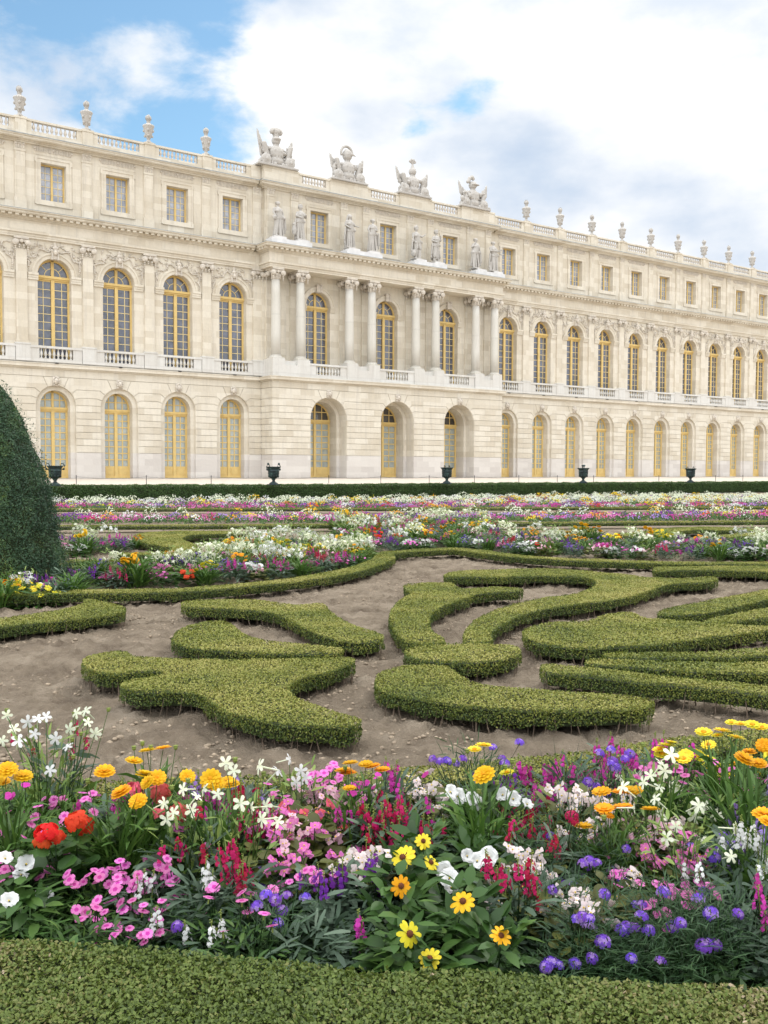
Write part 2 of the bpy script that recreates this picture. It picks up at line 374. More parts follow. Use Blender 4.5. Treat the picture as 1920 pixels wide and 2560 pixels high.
def at_depth(x, y, t):
    v = ray(x, y); return (v[0] / v[1] * t, t, EYE + v[2] / v[1] * t)

# ------------------------------------------------------------------ the palace
YAW = math.radians(35.317285)
UU = (math.cos(YAW), math.sin(YAW)); NN = (math.sin(YAW), -math.cos(YAW))
DIST = 65.915; S0 = 16.9924; BASEZ = .938
PORG = (-NN[0] * DIST + UU[0] * S0, -NN[1] * DIST + UU[1] * S0, BASEZ)
def ploc(s, d, z=0): return (PORG[0] + UU[0] * s + NN[0] * d, PORG[1] + UU[1] * s + NN[1] * d, BASEZ + z)
palace = empty('palace', PORG, YAW, 'long pale limestone palace with arched windows, columned centre and balustraded roof', 'palace')
BAY = 4.4
LEFT_N = list(range(-3, 4))                       # left wing bays: window centre at 4.4 n + 2.55
LC = [4.4 * n + 2.55 for n in LEFT_N]
RC = [43.6 + 4.4 * k for k in range(0, 13)]
CC = [23.12, 29.79, 36.4]                         # centre bays
CX0, CX1, CD = 18.1, 41.3, 1.8
LX0 = LC[0] - 2.2; RX1 = RC[-1] + 2.2
LP = [4.4 * n + .37 for n in range(-3, 5)]        # pilaster centres
RP = [45.41 + .35 + 4.4 * k for k in range(0, 13)]
# --- generic wall with arched or square openings
def wall(mb, x0, x1, z0, z1, d, ops, rev, mi=0, N=14):
    """ops: list of (cx, halfwidth, sill, springing, arched); rev: reveal depth"""
    y = -d; prev = x0
    ops = sorted(ops)
    for k, (cx, hw, zb, zs, arch) in enumerate(ops):
        nx = (cx + ops[k + 1][0]) / 2 if k + 1 < len(ops) else x1
        a, b = cx - hw, cx + hw
        def quad(p, q, r, s_): mb.add([(p[0], y, p[1]), (q[0], y, q[1]), (r[0], y, r[1]), (s_[0], y, s_[1])], [(0, 1, 2, 3)], mi)
        if zb > z0: quad((prev, z0), (nx, z0), (nx, zb), (prev, zb))
        quad((prev, zb), (a, zb), (a, zs), (prev, zs)); quad((b, zb), (nx, zb), (nx, zs), (b, zs))
        if arch:
            pts = [(cx - hw * math.cos(PI * i / N), zs + hw * math.sin(PI * i / N)) for i in range(N + 1)]
            quad((prev, zs), (a, zs), (a, z1), (prev, z1)); quad((b, zs), (nx, zs), (nx, z1), (b, z1))
            for i in range(N): quad(pts[i], pts[i + 1], (pts[i + 1][0], z1), (pts[i][0], z1))
            prof = [(a, zb)] + pts + [(b, zb)]
        else:
            quad((prev, zs), (nx, zs), (nx, z1), (prev, z1)); prof = [(a, zb), (a, zs), (b, zs), (b, zb)]
        if rev:
            for (p, q) in zip(prof, prof[1:] + prof[:1]):
                mb.add([(p[0], y, p[1]), (q[0], y, q[1]), (q[0], y + rev, q[1]), (p[0], y + rev, p[1])], [(0, 3, 2, 1)], mi)
        prev = nx
def inset(poly, d):
    n = len(poly); out = []
    area = sum(poly[i][0] * poly[(i + 1) % n][1] - poly[(i + 1) % n][0] * poly[i][1] for i in range(n))
    sg = 1 if area > 0 else -1
    for i in range(n):
        p0, p1, p2 = poly[i - 1], poly[i], poly[(i + 1) % n]
        e1 = (p1[0] - p0[0], p1[1] - p0[1]); e2 = (p2[0] - p1[0], p2[1] - p1[1])
        l1 = math.hypot(*e1) or 1e-9; l2 = math.hypot(*e2) or 1e-9
        n1 = (-e1[1] / l1 * sg, e1[0] / l1 * sg); n2 = (-e2[1] / l2 * sg, e2[0] / l2 * sg)
        bx, by = n1[0] + n2[0], n1[1] + n2[1]; bl = math.hypot(bx, by)
        if bl < .2: out.append((p1[0] + n1[0] * d, p1[1] + n1[1] * d)); continue
        k = d / max(.35, (bl / 2)) / bl
        out.append((p1[0] + bx * k, p1[1] + by * k))
    return out
def plate(mb, poly, d0, d1, mi=0):
    """flat polygon (x,z) standing from depth d0 out to d1"""
    n = len(poly)
    area = sum(poly[i][0] * poly[(i + 1) % n][1] - poly[(i + 1) % n][0] * poly[i][1] for i in range(n))
    if area < 0: poly = poly[::-1]
    vs = [(x, -d1, z) for x, z in poly] + [(x, -d0, z) for x, z in poly]
    mb.add(vs, [tuple(range(n))] + [(i, i + n, (i + 1) % n + n, (i + 1) % n) for i in range(n)], mi)
G = .017; JR = .055
JZ = [1.78, 2.26, 2.72, 3.17, 3.63, 4.08, 4.54, 5.0]
def rustic(mb, x0, x1, d, ops, zt, hw, zs, ends=(True, True)):
    """banded masonry of the ground floor: blocks with sunk joints, bent joints round each arch"""
    a3 = math.radians(66); A1 = math.asin((5.38 - zs) / hw); A2 = math.asin((5.77 - zs) / hw); a1 = A1 - .12; a2 = A2 - .1
    xs = [x0] + [v for c in ops for v in (c, c)] + [x1]
    for i in range(0, len(xs), 2):
        l, r = xs[i], xs[i + 1]; la = i > 0; ra = i + 1 < len(xs) - 1      # is there an arch at that side
        if r - l < .05: continue
        def pt(side, a):                       # point on the arch seen from this pier
            c = l if side == 'l' else r; sgn = 1 if side == 'l' else -1
            return (c + sgn * hw * math.cos(a), zs + hw * math.sin(a))
        def edge(side, z):
            if side == 'l': return l if not la else l + (hw if z <= zs else math.sqrt(max(hw * hw - (z - zs) ** 2, 0)))
            return r if not ra else r - (hw if z <= zs else math.sqrt(max(hw * hw - (z - zs) ** 2, 0)))
        bands = [(0.0, JZ[0])] + list(zip(JZ[:-1], JZ[1:]))
        for z0, z1 in bands:
            if z0 >= zs + .3: continue
            z1 = min(z1, JZ[-1])
            ll = [(edge('l', z0), z0), (edge('l', (z0 + z1) / 2), (z0 + z1) / 2), (edge('l', z1), z1)] if la else [(l, z0), (l, z1)]
            rr = [(edge('r', z0), z0), (edge('r', (z0 + z1) / 2), (z0 + z1) / 2), (edge('r', z1), z1)] if ra else [(r, z0), (r, z1)]
            poly = rr + ll[::-1]
            po = inset(poly, G)
            if z0 == 0.0: po = [(x, (0.0 if z < .1 else z)) for x, z in po]
            plate(mb, po, d - JR, d)
        # bent joints: three layers above the springing
        J = [[('h', JZ[-1], None)], [('h', 5.5, a1)], [('h', 6.05, a2)], [('h', zt, a3)]]
        def path(side, k):
            has = la if side == 'l' else ra
            zz = [JZ[-1], 5.5, 6.05, zt][k]; a = [None, a1 + .12, a2 + .1, a3][k]
            if not has: return [((l if side == 'l' else r), zz)]
            sgn = 1 if side == 'l' else -1; c = l if side == 'l' else r
            if k == 0: return [(edge(side, zz), zz)]
            p = pt(side, a); L_ = (zz - p[1]); ox = L_ / math.tan(a) if k < 3 else L_ / math.tan(a)
            return [p, (p[0] + sgn * ox, zz)]
        for k in range(1, 4):
            lo_r, up_r = path('r', k - 1), path('r', k); lo_l, up_l = path('l', k - 1), path('l', k)
            poly = []
            # start at lower right going up the right side, across the top, down the left
            poly += lo_r[::-1]
            if ra:
                a_lo = [math.asin(max(-1, min(1, (JZ[-1] - zs) / hw))), a1 + .12, a2 + .1][k - 1]; a_hi = [a1 + .12, a2 + .1, a3][k - 1]
                for q in (1 / 3, 2 / 3): poly.append(pt('r', a_lo + (a_hi - a_lo) * q))
            poly += up_r; poly += up_l[::-1]
            if la:
                a_lo = [math.asin(max(-1, min(1, (JZ[-1] - zs) / hw))), a1 + .12, a2 + .1][k - 1]; a_hi = [a1 + .12, a2 + .1, a3][k - 1]
                for q in (2 / 3, 1 / 3): poly.append(pt('l', a_lo + (a_hi - a_lo) * q))
            poly += lo_l
            plate(mb, inset(poly, G), d - JR, d)
    for c in ops:                                # block behind the keystone
        pts = [(c + hw * math.cos(a), zs + hw * math.sin(a)) for a in [a3 + (PI - 2 * a3) * t / 6 for t in range(7)]]
        zz = zt; x_ = (zz - pts[0][1]) / math.tan(a3)
        poly = pts + [(pts[-1][0] - x_, zz), (pts[0][0] + x_, zz)]
        plate(mb, inset(poly, G), d - JR, d)
ZT = 6.85
def gf_ops(cs, hw, zs): return [(c, hw, 0.0, zs, True) for c in cs]
for nm, x0, x1, cs in (('left', LX0, CX0, LC), ('right', CX1, RX1, RC)):
    mb = MB(); wall(mb, x0, x1, 0, 7.4, -JR, gf_ops(cs, 1.32, 4.95), .2 - JR + .0)
    for (c) in cs:                              # sunk surround and inner reveal
        pass
    wall(mb, x0, x1, 0, 7.35, -.2, gf_ops(cs, 1.0, 4.97), .75)
    rustic(mb, x0, x1, 0, cs, ZT, 1.32, 4.95)
    mb.fb(x0, x1, -JR + .002, 0, ZT + .02, 7.37)
    mb.build('ground_floor_wall', M['stone_gf'], palace)
# centre
mb = MB()
wall(mb, CX0 + .003, CX1 - .003, 0, 7.4, CD - JR, gf_ops(CC, 1.66, 4.62), 1.1 - JR)
wall(mb, CX0 + .05, CX1 - .05, 0, 7.3, CD - 1.1, gf_ops(CC, 1.40, 4.62), 1.2)
rustic(mb, CX0, CX1, CD, CC, ZT, 1.66, 4.62)
mb.fb(CX0, CX1, CD - JR + .002, CD, ZT + .02, 7.37)
for sx, s1 in ((CX0, -1), (CX1, 1)):            # the returns of the projecting block, banded too
    mb.add([(sx - s1 * JR, 0, 0), (sx - s1 * JR, -CD + .01, 0), (sx - s1 * JR, -CD + .01, 7.4), (sx - s1 * JR, 0, 7.4)], [(0, 1, 2, 3)])
    for z0, z1 in list(zip([0] + JZ, JZ)) + [(5.0, 5.5), (5.5, 6.05), (6.05, ZT), (ZT, 7.37)]:
        xa, xb = sorted((sx, sx - s1 * JR)); mb.box(xa, xb, -CD + .002, 0, z0 + G, z1 - G)
mb.build('ground_floor_wall', M['stone_gf'], palace)
# string course and balcony slab
for x0, x1, d in ((LX0, CX0 - .25, 0), (CX0, CX1, CD), (CX1 + .25, RX1, 0)):
    mb = MB(); e = .25 if d else 0
    mb.fb(x0 - e * .5, x1 + e * .5, -.3 if not d else -.1, d + .12, 7.372, 7.46)
    mb.fb(x0 - e, x1 + e, -.3 if not d else -.1, d + .26, 7.462, 7.66); mb.fb(x0 - e - .02, x1 + e + .02, -.3 if not d else -.1, d + .29, 7.662, 7.71)
    mb.fb(x0 - e * .3, x1 + e * .3, -.4 if not d else -.1, d + .15, 7.712, 7.80, 1)
    mb.build('string_course', [M['stone'], M['stone_pale']], palace)
# first floor walls
HW1, SP1 = 1.12, 13.6
for x0, x1, cs, d in ((LX0, CX0 + .0, LC, 0), (CX1 - .0, RX1, RC, 0), (CX0, CX1, [23.1, 29.79, 36.35], .2)):
    mb = MB(); wall(mb, x0, x1, 7.6, 16.4, d, [(c, HW1, 7.8, SP1, True) for c in cs], .6)
    if d: mb.fb(x0, x0 + .3, -.5, d - .002, 7.6, 16.4); mb.fb(x1 - .3, x1, -.5, d - .002, 7.6, 16.4)
    for c in cs:                                # archivolt and imposts
        for r0, r1, dd in ((HW1 + .02, HW1 + .40, .07), (HW1 + .26, HW1 + .37, .12)):
            N = 20
            for i in range(N):
                a, b = PI * i / N, PI * (i + 1) / N
                p = [(c + r * math.cos(t), SP1 + r * math.sin(t)) for r, t in ((r0, a), (r1, a), (r1, b), (r0, b))]
                mb.add([(x, -(d + dd), z) for x, z in p] + [(x, -(d - .01), z) for x, z in p], [(0, 1, 2, 3), (1, 5, 6, 2), (3, 7, 4, 0)])
        ext = 1.76 if not d else 1.5
        for s in (-1, 1):
            xa, xb = sorted((c + s * (HW1 - .03), c + s * ext))
            mb.fb(xa, xb, d - .01, d + .09, 13.2, 13.34); mb.fb(xa, xb, d - .01, d + .12, 13.342, 13.5); mb.fb(xa, xb, d - .01, d + .17, 13.502, 13.66)
    mb.build('first_floor_wall', M['stone'], palace)
# attic walls
ATT = (.83, 18.52, 20.96)
for x0, x1, cs, d in ((LX0, 18.3, LC, 0), (41.2, RX1, RC, 0), (18.3, 41.2, CC, .35)):
    mb = MB(); wall(mb, x0, x1, 17.0, 22.3, d, [(c, ATT[0], ATT[1], ATT[2], False) for c in cs], .5)
    if d: mb.fb(x0, x0 + .3, -.5, d - .002, 17.0, 22.3); mb.fb(x1 - .3, x1, -.5, d - .002, 17.0, 22.3)
    for c in cs:
        w, zb, zt = ATT
        for k, (o, dd) in enumerate(((.0, .05), (.24, .09))):     # moulded surround with ears
            i = .24 if k == 0 else .34; a = w + o; b = w + i
            mb.fb(c - b, c - a, d - .01, d + dd, zb - i, zt + i); mb.fb(c + a, c + b, d - .01, d + dd, zb - i, zt + i)
            mb.fb(c - a, c + a, d - .01, d + dd - .002, zt + o, zt + i); mb.fb(c - a, c + a, d - .01, d + dd - .002, zb - i, zb - o)
        for s in (-1, 1): xa, xb = sorted((c + s * 1.17, c + s * 1.24)); mb.fb(xa, xb, d - .01, d + .088, zt + .02, zt + .3); mb.fb(xa, xb, d - .01, d + .088, zb - .3, zb - .0)
        if d == 0:
            for s in (-1, 1): xa, xb = sorted((c + s * 1.26, c + s * 1.38)); mb.fb(xa, xb, d - .01, d + .02, 17.6, 21.42)
        mb.fb(c - 1.3, c + 1.3, d - .01, d + .02, 21.44, 21.5)
        # carved frieze above the window: hanging tongues and a boss
        r_ = random.Random(int(c * 10))
        for q in range(22):
            xx = c - 1.18 + q * .11; mb.fb(xx, xx + .06, d - .01, d + .045, 21.62 + .05 * r_.random(), 21.98, 1)
        for bx in (c, c + 1.22, c - 1.22): mb.ball((bx, -d - .04, 21.84), .09, 6, 1)
    mb.build('attic_wall', [M['stone'], M['carved']], palace)
# entablatures: stacked courses, returned round the ends
def course_stack(x0, x1, d, back, lst, ends):
    mb = MB()
    for z0, z1, p, mi in lst: mb.fb(x0 - (p if ends[0] else 0), x1 + (p if ends[1] else 0), back, d + p, z0, z1 - .002, mi)
    return mb
ENT = [(15.87, 16.0, .14, 0), (16.0, 16.16, .17, 0), (16.16, 16.3, .25, 0), (16.3, 17.02, .13, 0), (17.02, 17.10, .22, 0), (17.10, 17.17, .30, 0), (17.17, 17.31, .34, 0),
       (17.31, 17.36, .62, 0), (17.36, 17.50, .66, 0), (17.50, 17.56, .74, 0), (17.56, 17.59, .76, 1)]
for x0, x1, d, ends, back in ((LX0, 17.35, 0, (0, 0), -.3), (42.05, RX1, 0, (0, 0), -.3), (CX0, CX1, 1.55, (1, 1), -.3)):
    mb = course_stack(x0, x1, d, back, ENT, ends)
    xa, xb = (x0 - .3, x1 + .3) if ends[0] else (x0, x1)
    n = int((xb - xa) / .44)
    for i in range(n + 1): xx = xa + i * .44; mb.fb(xx, xx + .24, d + .33, d + .56, 17.172, 17.308)
    if not ends[0]: mb.fb(*((17.352, 17.96) if x0 < 17 else (41.44, 42.048)), -.28, .11, 15.885, 17.165); mb.fb(*((17.352, 17.96) if x0 < 17 else (41.44, 42.048)), -.28, -.01, 17.17, 17.45)
    if ends[0]:
        for q in range(4):
            yy = .3 + q * .44; mb.fb(CX0 - .56, CX0 - .33, yy, yy + .24, 17.172, 17.308); mb.fb(CX1 + .33, CX1 + .56, yy, yy + .24, 17.172, 17.308)
    mb.build('main_cornice', [M['stone'], M['lead']], palace)
ROOFC = [(22.02, 22.12, .14, 0), (22.12, 22.2, .24, 0), (22.2, 22.25, .46, 0), (22.25, 22.37, .5, 0), (22.37, 22.44, .56, 0), (22.44, 22.48, .6, 1)]
for x0, x1, d, ends in ((LX0, 17.7, 0, (0, 0)), (41.8, RX1, 0, (0, 0)), (18.3, 41.2, .35, (1, 1))):
    course_stack(x0, x1, d, -.3, ROOFC, ends).build('roof_cornice', [M['stone'], M['lead']], palace)
mb = MB(); mb.box(LX0, RX1, .25, 14, 22.05, 22.3); mb.box(LX0, RX1, 13.6, 14, 0, 22.04); mb.box(LX0, LX0 + .3, .3, 13.6, 0, 22.04); mb.box(RX1 - .3, RX1, .3, 13.6, 0, 22.04)
mb.box(LX0 + .4, RX1 - .4, 1.6, 2, 0, 22.0)
mb.build('roof', M['roof'], palace)
# pilasters of the first floor, with garlanded capitals
def capital(mb, x, d, w, z0=15.0, z1=15.87, rnd=False):
    """Ionic capital: abacus, two scrolls, swag with drops"""
    h = z1 - z0
    mb.fb(x - w * .66, x + w * .66, d - (.1 if not rnd else w * 1.3), d + .16, z1 - .13, z1 - .003)
    mb.fb(x - w * .56, x + w * .56, d - (.1 if not rnd else w * 1.2), d + .08, z1 - .32, z1 - .132)
    for s in (-1, 1):
        c = (x + s * w * .56, -d - .06, z1 - .38)
        vs = MB(); vs.lathe(0, 0, [(.02, 0), (.2, 0), (.2, .18), (.13, .2), (.13, .23), (.05, .25)], 12)
        mb.add([(c[0] + v[0], c[1] + .05 - v[2] * 1.0, c[2] + v[1]) for v in vs.v], [tuple(f[::-1]) for f in vs.f])
        for q in range(3): mb.ball((x + s * (w * .56), -d - .12, z1 - .66 - q * .13), (.07 - .01 * q), 6)
        mb.ball((x + s * w * .2, -d - .1, z1 - .56), .08, 6); mb.ball((x + s * w * .2, -d - .1, z1 - .7), .06, 6)
    mb.ball((x, -d - .12, z1 - .28), (.12, .08, .14), 6)
def pilaster(x, d, z0=7.8, dd=.14):
    e = MB(); w = .355
    e.fb(x - w, x + w, d - .01, d + dd, 9.18, 15.1)
    e.fb(x - w - .05, x + w + .05, d - .01, d + dd + .05, 9.08, 9.178); e.fb(x - w - .1, x + w + .1, d - .01, d + dd + .1, 8.98, 9.078)
    o = e.build('pilaster', M['stone'], palace)
    p = MB(); p.fb(x - .47, x + .47, d - .01, d + .3, 7.802, 8.87, 0); p.fb(x - .5, x + .5, d - .01, d + .33, 8.872, 8.978, 0)
    if d < .1: p.build('pedestal', M['stone_pale'], o)
    c = MB(); capital(c, x, d + dd, w * 2); c.build('capital', M['carved'], o, smooth=False)
    return o
for x in LP[:-1] + RP: pilaster(x, 0)
pilaster(17.75, 0)
for x in (18.75, 20.85, 25.4, 27.55, 32.05, 34.2, 38.6, 40.8): pilaster(x, .2)
# attic pilasters
def attic_pilaster(x, d):
    e = MB(); w = .33
    e.fb(x - w, x + w, d - .01, d + .10, 18.42, 21.44); e.fb(x - w - .06, x + w + .06, d - .01, d + .16, 17.5, 18.418)
    e.fb(x - w, x + w, d - .01, d + .10, 21.6, 22.02); e.fb(x - w - .03, x + w + .03, d - .01, d + .13, 21.442, 21.598)
    for s in (-1, 1): e.fb(x + s * .24 - .015, x + s * .24 + .015, d + .1, d + .118, 18.6, 21.25)
    e.fb(x - .224, x + .224, d + .1, d + .118, 21.22, 21.25)
    for q in range(4): e.fb(x - .27 + q * .15, x - .27 + q * .15 + .08, d + .1, d + .14, 21.62, 21.85, 1)
    for q in range(3): e.ball((x - .25 + q * .25, -d - .12, 21.92), (.12, .06, .08), 6, 1)
    e.build('attic_pilaster', [M['stone'], M['carved']], palace)
for x in LP[:-1] + RP: attic_pilaster(x, 0)
attic_pilaster(17.75, 0)
for x in (18.75, 20.85, 25.4, 27.55, 32.05, 34.2, 38.6, 40.75): attic_pilaster(x, .35)
# columns
def column(x):
    o = MB(); d = 1.22
    o.lathe(x, -d, [(.37, 9.36), (.37, 11), (.36, 12.5), (.335, 14), (.315, 15.05)], 24)
    c = o.build('column', M['column'], palace, smooth=True)
    b = MB(); b.fb(x - .5, x + .5, d - .5, d + .5, 9.052, 9.15); b.lathe(x, -d, [(.49, 9.15), (.5, 9.2), (.47, 9.25), (.42, 9.27), (.42, 9.3), (.44, 9.33), (.40, 9.36)], 24); b.build('column_base', M['column'], c)
    k = MB(); k.lathe(x, -d, [(.36, 15.05), (.38, 15.1), (.34, 15.12), (.36, 15.5)], 20)
    capital(k, x, d + .32, .74, 15.0, 15.87, True); k.fb(x - .42, x + .42, d - .4, d + .38, 15.55, 15.86)
    for s in (-1, 1):                           # scrolls on the back corners too
        k.ball((x + s * .42, -(d - .35), 15.5), (.2, .12, .2), 8)
    k.build('capital', M['carved'], c)
COLX = [18.72, 20.88, 25.39, 27.57, 32.06, 34.18, 38.66, 40.86]
for x in COLX: column(x)
# pedestals under the pairs
for x0, x1 in ((18.15, 21.42), (24.84, 28.02), (31.53, 34.7), (38.16, 41.3)):
    mb = MB(); mb.fb(x0, x1, .2, 1.8, 7.804, 8.6); mb.fb(x0, x0 + 1.06, .2, 1.8, 8.602, 9.05); mb.fb(x1 - 1.06, x1, .2, 1.8, 8.602, 9.05); mb.fb(x0 + 1.06, x1 - 1.06, .2, 1.5, 8.602, 8.95)
    mb.build('column_pedestal', M['stone_pale'], palace)
    mb = MB(); mb.fb(x0 - .15, x1 + .1, 1.0, 1.95, 17.592, 18.0); mb.fb(x0 + .1, x0 + 1.15, 1.05, 1.9, 18.0, 18.16); mb.fb(x1 - 1.1, x1 - .1, 1.05, 1.9, 18.0, 18.16)
    mb.build('statue_plinth', M['plinthw'], palace)
# balustrades
BP = [(.05, 0), (.085, 0), (.085, .05), (.045, .08), (.05, .11), (.1, .22), (.105, .28), (.08, .36), (.045, .48), (.04, .54), (.07, .57), (.07, .6)]
def balusters(mb, x0, x1, d, z0, z1, n, wid=1.0):
    h = (z1 - z0) / .6
    for i in range(n):
        x = x0 + (i + .5) * (x1 - x0) / n
        mb.lathe(x, -d, [(r * wid, z0 + z * h) for r, z in BP], 8)
def win_balustrade(c, d, name='window_balustrade', w=1.12, ext=1.725):
    mb = MB(); zb = 7.802 if d < .5 else 7.802
    mb.fb(c - ext, c + ext, d - .12, d + .12, zb, 8.03); mb.fb(c - ext - .02, c + ext + .02, d - .15, d + .15, 8.71, 8.86)
    for s in (-1, 1): xa, xb = sorted((c + s * w, c + s * ext)); mb.fb(xa, xb, d - .1, d + .1, 8.032, 8.708)
    o = mb.build(name, M['stone_pale'], palace)
    b = MB(); balusters(b, c - w, c + w, d, 8.03, 8.71, 8, .95); b.build('balusters', M['stone_pale'], o, smooth=True)
for c in LC + RC: win_balustrade(c, .14)
for c in CC: win_balustrade(c, 1.62)
def pier_bal(xa, xb, d, first=True):            # one stretch of the roof balustrade between two piers
    mb = MB(); mb.fb(xa, xb, d - .16, d + .12, 22.482, 22.86); mb.fb(xa, xb, d - .2, d + .16, 23.47, 23.6)
    mb.fb(xa, xa + .36, d - .14, d + .1, 22.862, 23.468); mb.fb(xb - .36, xb, d - .14, d + .1, 22.862, 23.468)
    o = mb.build('roof_balustrade', M['stone'], palace)
    b = MB(); n = max(3, round((xb - xa - .72) / .285)); balusters(b, xa + .36, xb - .36, d - .02, 22.86, 23.47, n, 1.05); b.build('balusters', M['carved'], o, smooth=True)
def pier(x, w, d):
    mb = MB(); mb.fb(x - w, x + w, d - .3, d + .2, 22.482, 23.5); mb.fb(x - w - .04, x + w + .04, d - .34, d + .24, 23.5, 23.64)
    mb.build('roof_pier', M['stone'], palace)
URN_L = [x + .28 for x in LP[:-1]]; URN_R = [x - .22 for x in RP]
URN_L = [x + .05 for x in LP[:-1]]; URN_R = [x + .0 for x in RP]
for seq, d in ((URN_L, .05), (URN_R, .05)):
    for x in seq: pier(x, .36, d)
for a, b in zip(URN_L[:-1], URN_L[1:]): pier_bal(a + .36, b - .36, .05)
pier_bal(URN_L[-1] + .36, 17.2, .05); mb = MB(); mb.fb(17.2, 18.0, -.25, .25, 22.482, 23.6); mb.build('roof_pier', M['stone'], palace)
TP = [(18.05, 21.1), (24.0, 27.6), (30.85, 34.15), (37.5, 41.3)]
for a, b in TP: pier((a + b) / 2, (b - a) / 2, .42)
for (a, b), (c, e) in zip(TP[:-1], TP[1:]): pier_bal(b, c, .4)
pier_bal(41.75, URN_R[0] - .36, .05)
for a, b in zip(URN_R[:-1], URN_R[1:]): pier_bal(a + .36, b - .36, .05)
# --- windows
def frame_arc(mb, c, r0, r1, zs, d0, d1, mi, a0=0, a1=PI, N=14):
    for i in range(N):
        a, b = a0 + (a1 - a0) * i / N, a0 + (a1 - a0) * (i + 1) / N
        p = [(c + r * math.cos(t), zs + r * math.sin(t)) for r, t in ((r0, a), (r1, a), (r1, b), (r0, b))]
        mb.add([(x, -d1, z) for x, z in p] + [(x, -d0, z) for x, z in p], [(0, 1, 2, 3), (1, 5, 6, 2), (3, 7, 4, 0)], mi)
def pane(c, hw, z0, zs, d, arch):
    mb = MB()
    if arch: pts = [(c - hw, z0), (c + hw, z0)] + [(c + hw * math.cos(PI * i / 14), zs + hw * math.sin(PI * i / 14)) for i in range(15)]
    else: pts = [(c - hw, z0), (c + hw, z0), (c + hw, zs), (c - hw, zs)]
    mb.add([(x, -d, z) for x, z in pts], [tuple(range(len(pts)))]); return mb
def radial(mb, c, zs, a, r0, r1, w, d0, d1, mi):
    ca, sa = math.cos(a), math.sin(a)
    p = [(c + r * ca - s * w * sa, zs + r * sa + s * w * ca) for r, s in ((r0, -1), (r1, -1), (r1, 1), (r0, 1))]
    mb.add([(x, -d1, z) for x, z in p] + [(x, -d0, z) for x, z in p], [(0, 1, 2, 3), (0, 4, 5, 1), (2, 6, 7, 3)], mi)
def arched_window(c, d, dark=False):
    d = d - .58; z0 = 7.85; hw = HW1
    fr = MB()
    fr.fb(c - hw, c - hw + .13, d, d + .1, z0, SP1); fr.fb(c + hw - .13, c + hw, d, d + .1, z0, SP1)
    fr.fb(c - .115, c + .115, d, d + .14, z0 + .1, 13.36); fr.fb(c - .10, c + .10, d, d + .1, 13.6, SP1 + hw)
    fr.fb(c - hw, c + hw, d, d + .16, 13.36, 13.46); fr.fb(c - hw, c + hw, d, d + .24, 13.46, 13.62); fr.fb(c - hw + .13, c + hw - .13, d, d + .08, z0, z0 + .15)
    frame_arc(fr, c, hw - .12, hw, SP1, d, d + .1, 0)
    fr.fb(c - hw + .13, c - .13, d, d + .07, 13.25, 13.36); fr.fb(c + .13, c + hw - .13, d, d + .07, 13.25, 13.36)
    o = fr.build('arched_window', M['ochre'], palace)
    mu = MB(); t = .022; dz = .545
    for s in (-1, 1):
        mu.fb(c + s * .62 - t, c + s * .62 + t, d, d + .05, z0 + .15, 13.25)
        xa, xb = sorted((c + s * .13, c + s * (hw - .13)))
        for k in range(0, 10):
            zz = 13.25 - dz * (k + 1) + .02
            if zz > z0 + .2: mu.fb(xa, xb, d, d + .048, zz - t, zz + t)
    frame_arc(mu, c, .5, .55, 13.63, d, d + .05, 0)
    for a in (PI / 4.3, PI - PI / 4.3): radial(mu, c, 13.63, a, .55, hw - .1, t, d, d + .05, 0)
    mu.build('muntins', M['muntin'], o)
    pane(c, hw - .02, z0, SP1, d + .02, True).build('glass', M['glass_dark'] if dark else M['glass'], o)
    return o
def attic_window(c, d):
    d = d - .47; w, z0, z1 = ATT
    fr = MB(); fr.fb(c - w, c - w + .1, d, d + .08, z0, z1); fr.fb(c + w - .1, c + w, d, d + .08, z0, z1); fr.fb(c - .07, c + .07, d, d + .1, z0 + .09, z1 - .09)
    fr.fb(c - w + .1, c + w - .1, d, d + .08, z1 - .09, z1); fr.fb(c - w + .1, c + w - .1, d, d + .09, z0, z0 + .09)
    o = fr.build('attic_window', M['ochre'], palace); mu = MB(); t = .018
    for s in (-1, 1):
        mu.fb(c + s * .42 - t, c + s * .42 + t, d, d + .045, z0 + .09, z1 - .09); xa, xb = sorted((c + s * .09, c + s * (w - .1)))
        for k in range(1, 5): zz = z0 + .09 + k * (z1 - z0 - .18) / 5; mu.fb(xa, xb, d, d + .043, zz - t, zz + t)
    mu.build('muntins', M['muntin'], o); pane(c, w - .02, z0, z1, d + .02, False).build('glass', M['glass_att'], o)
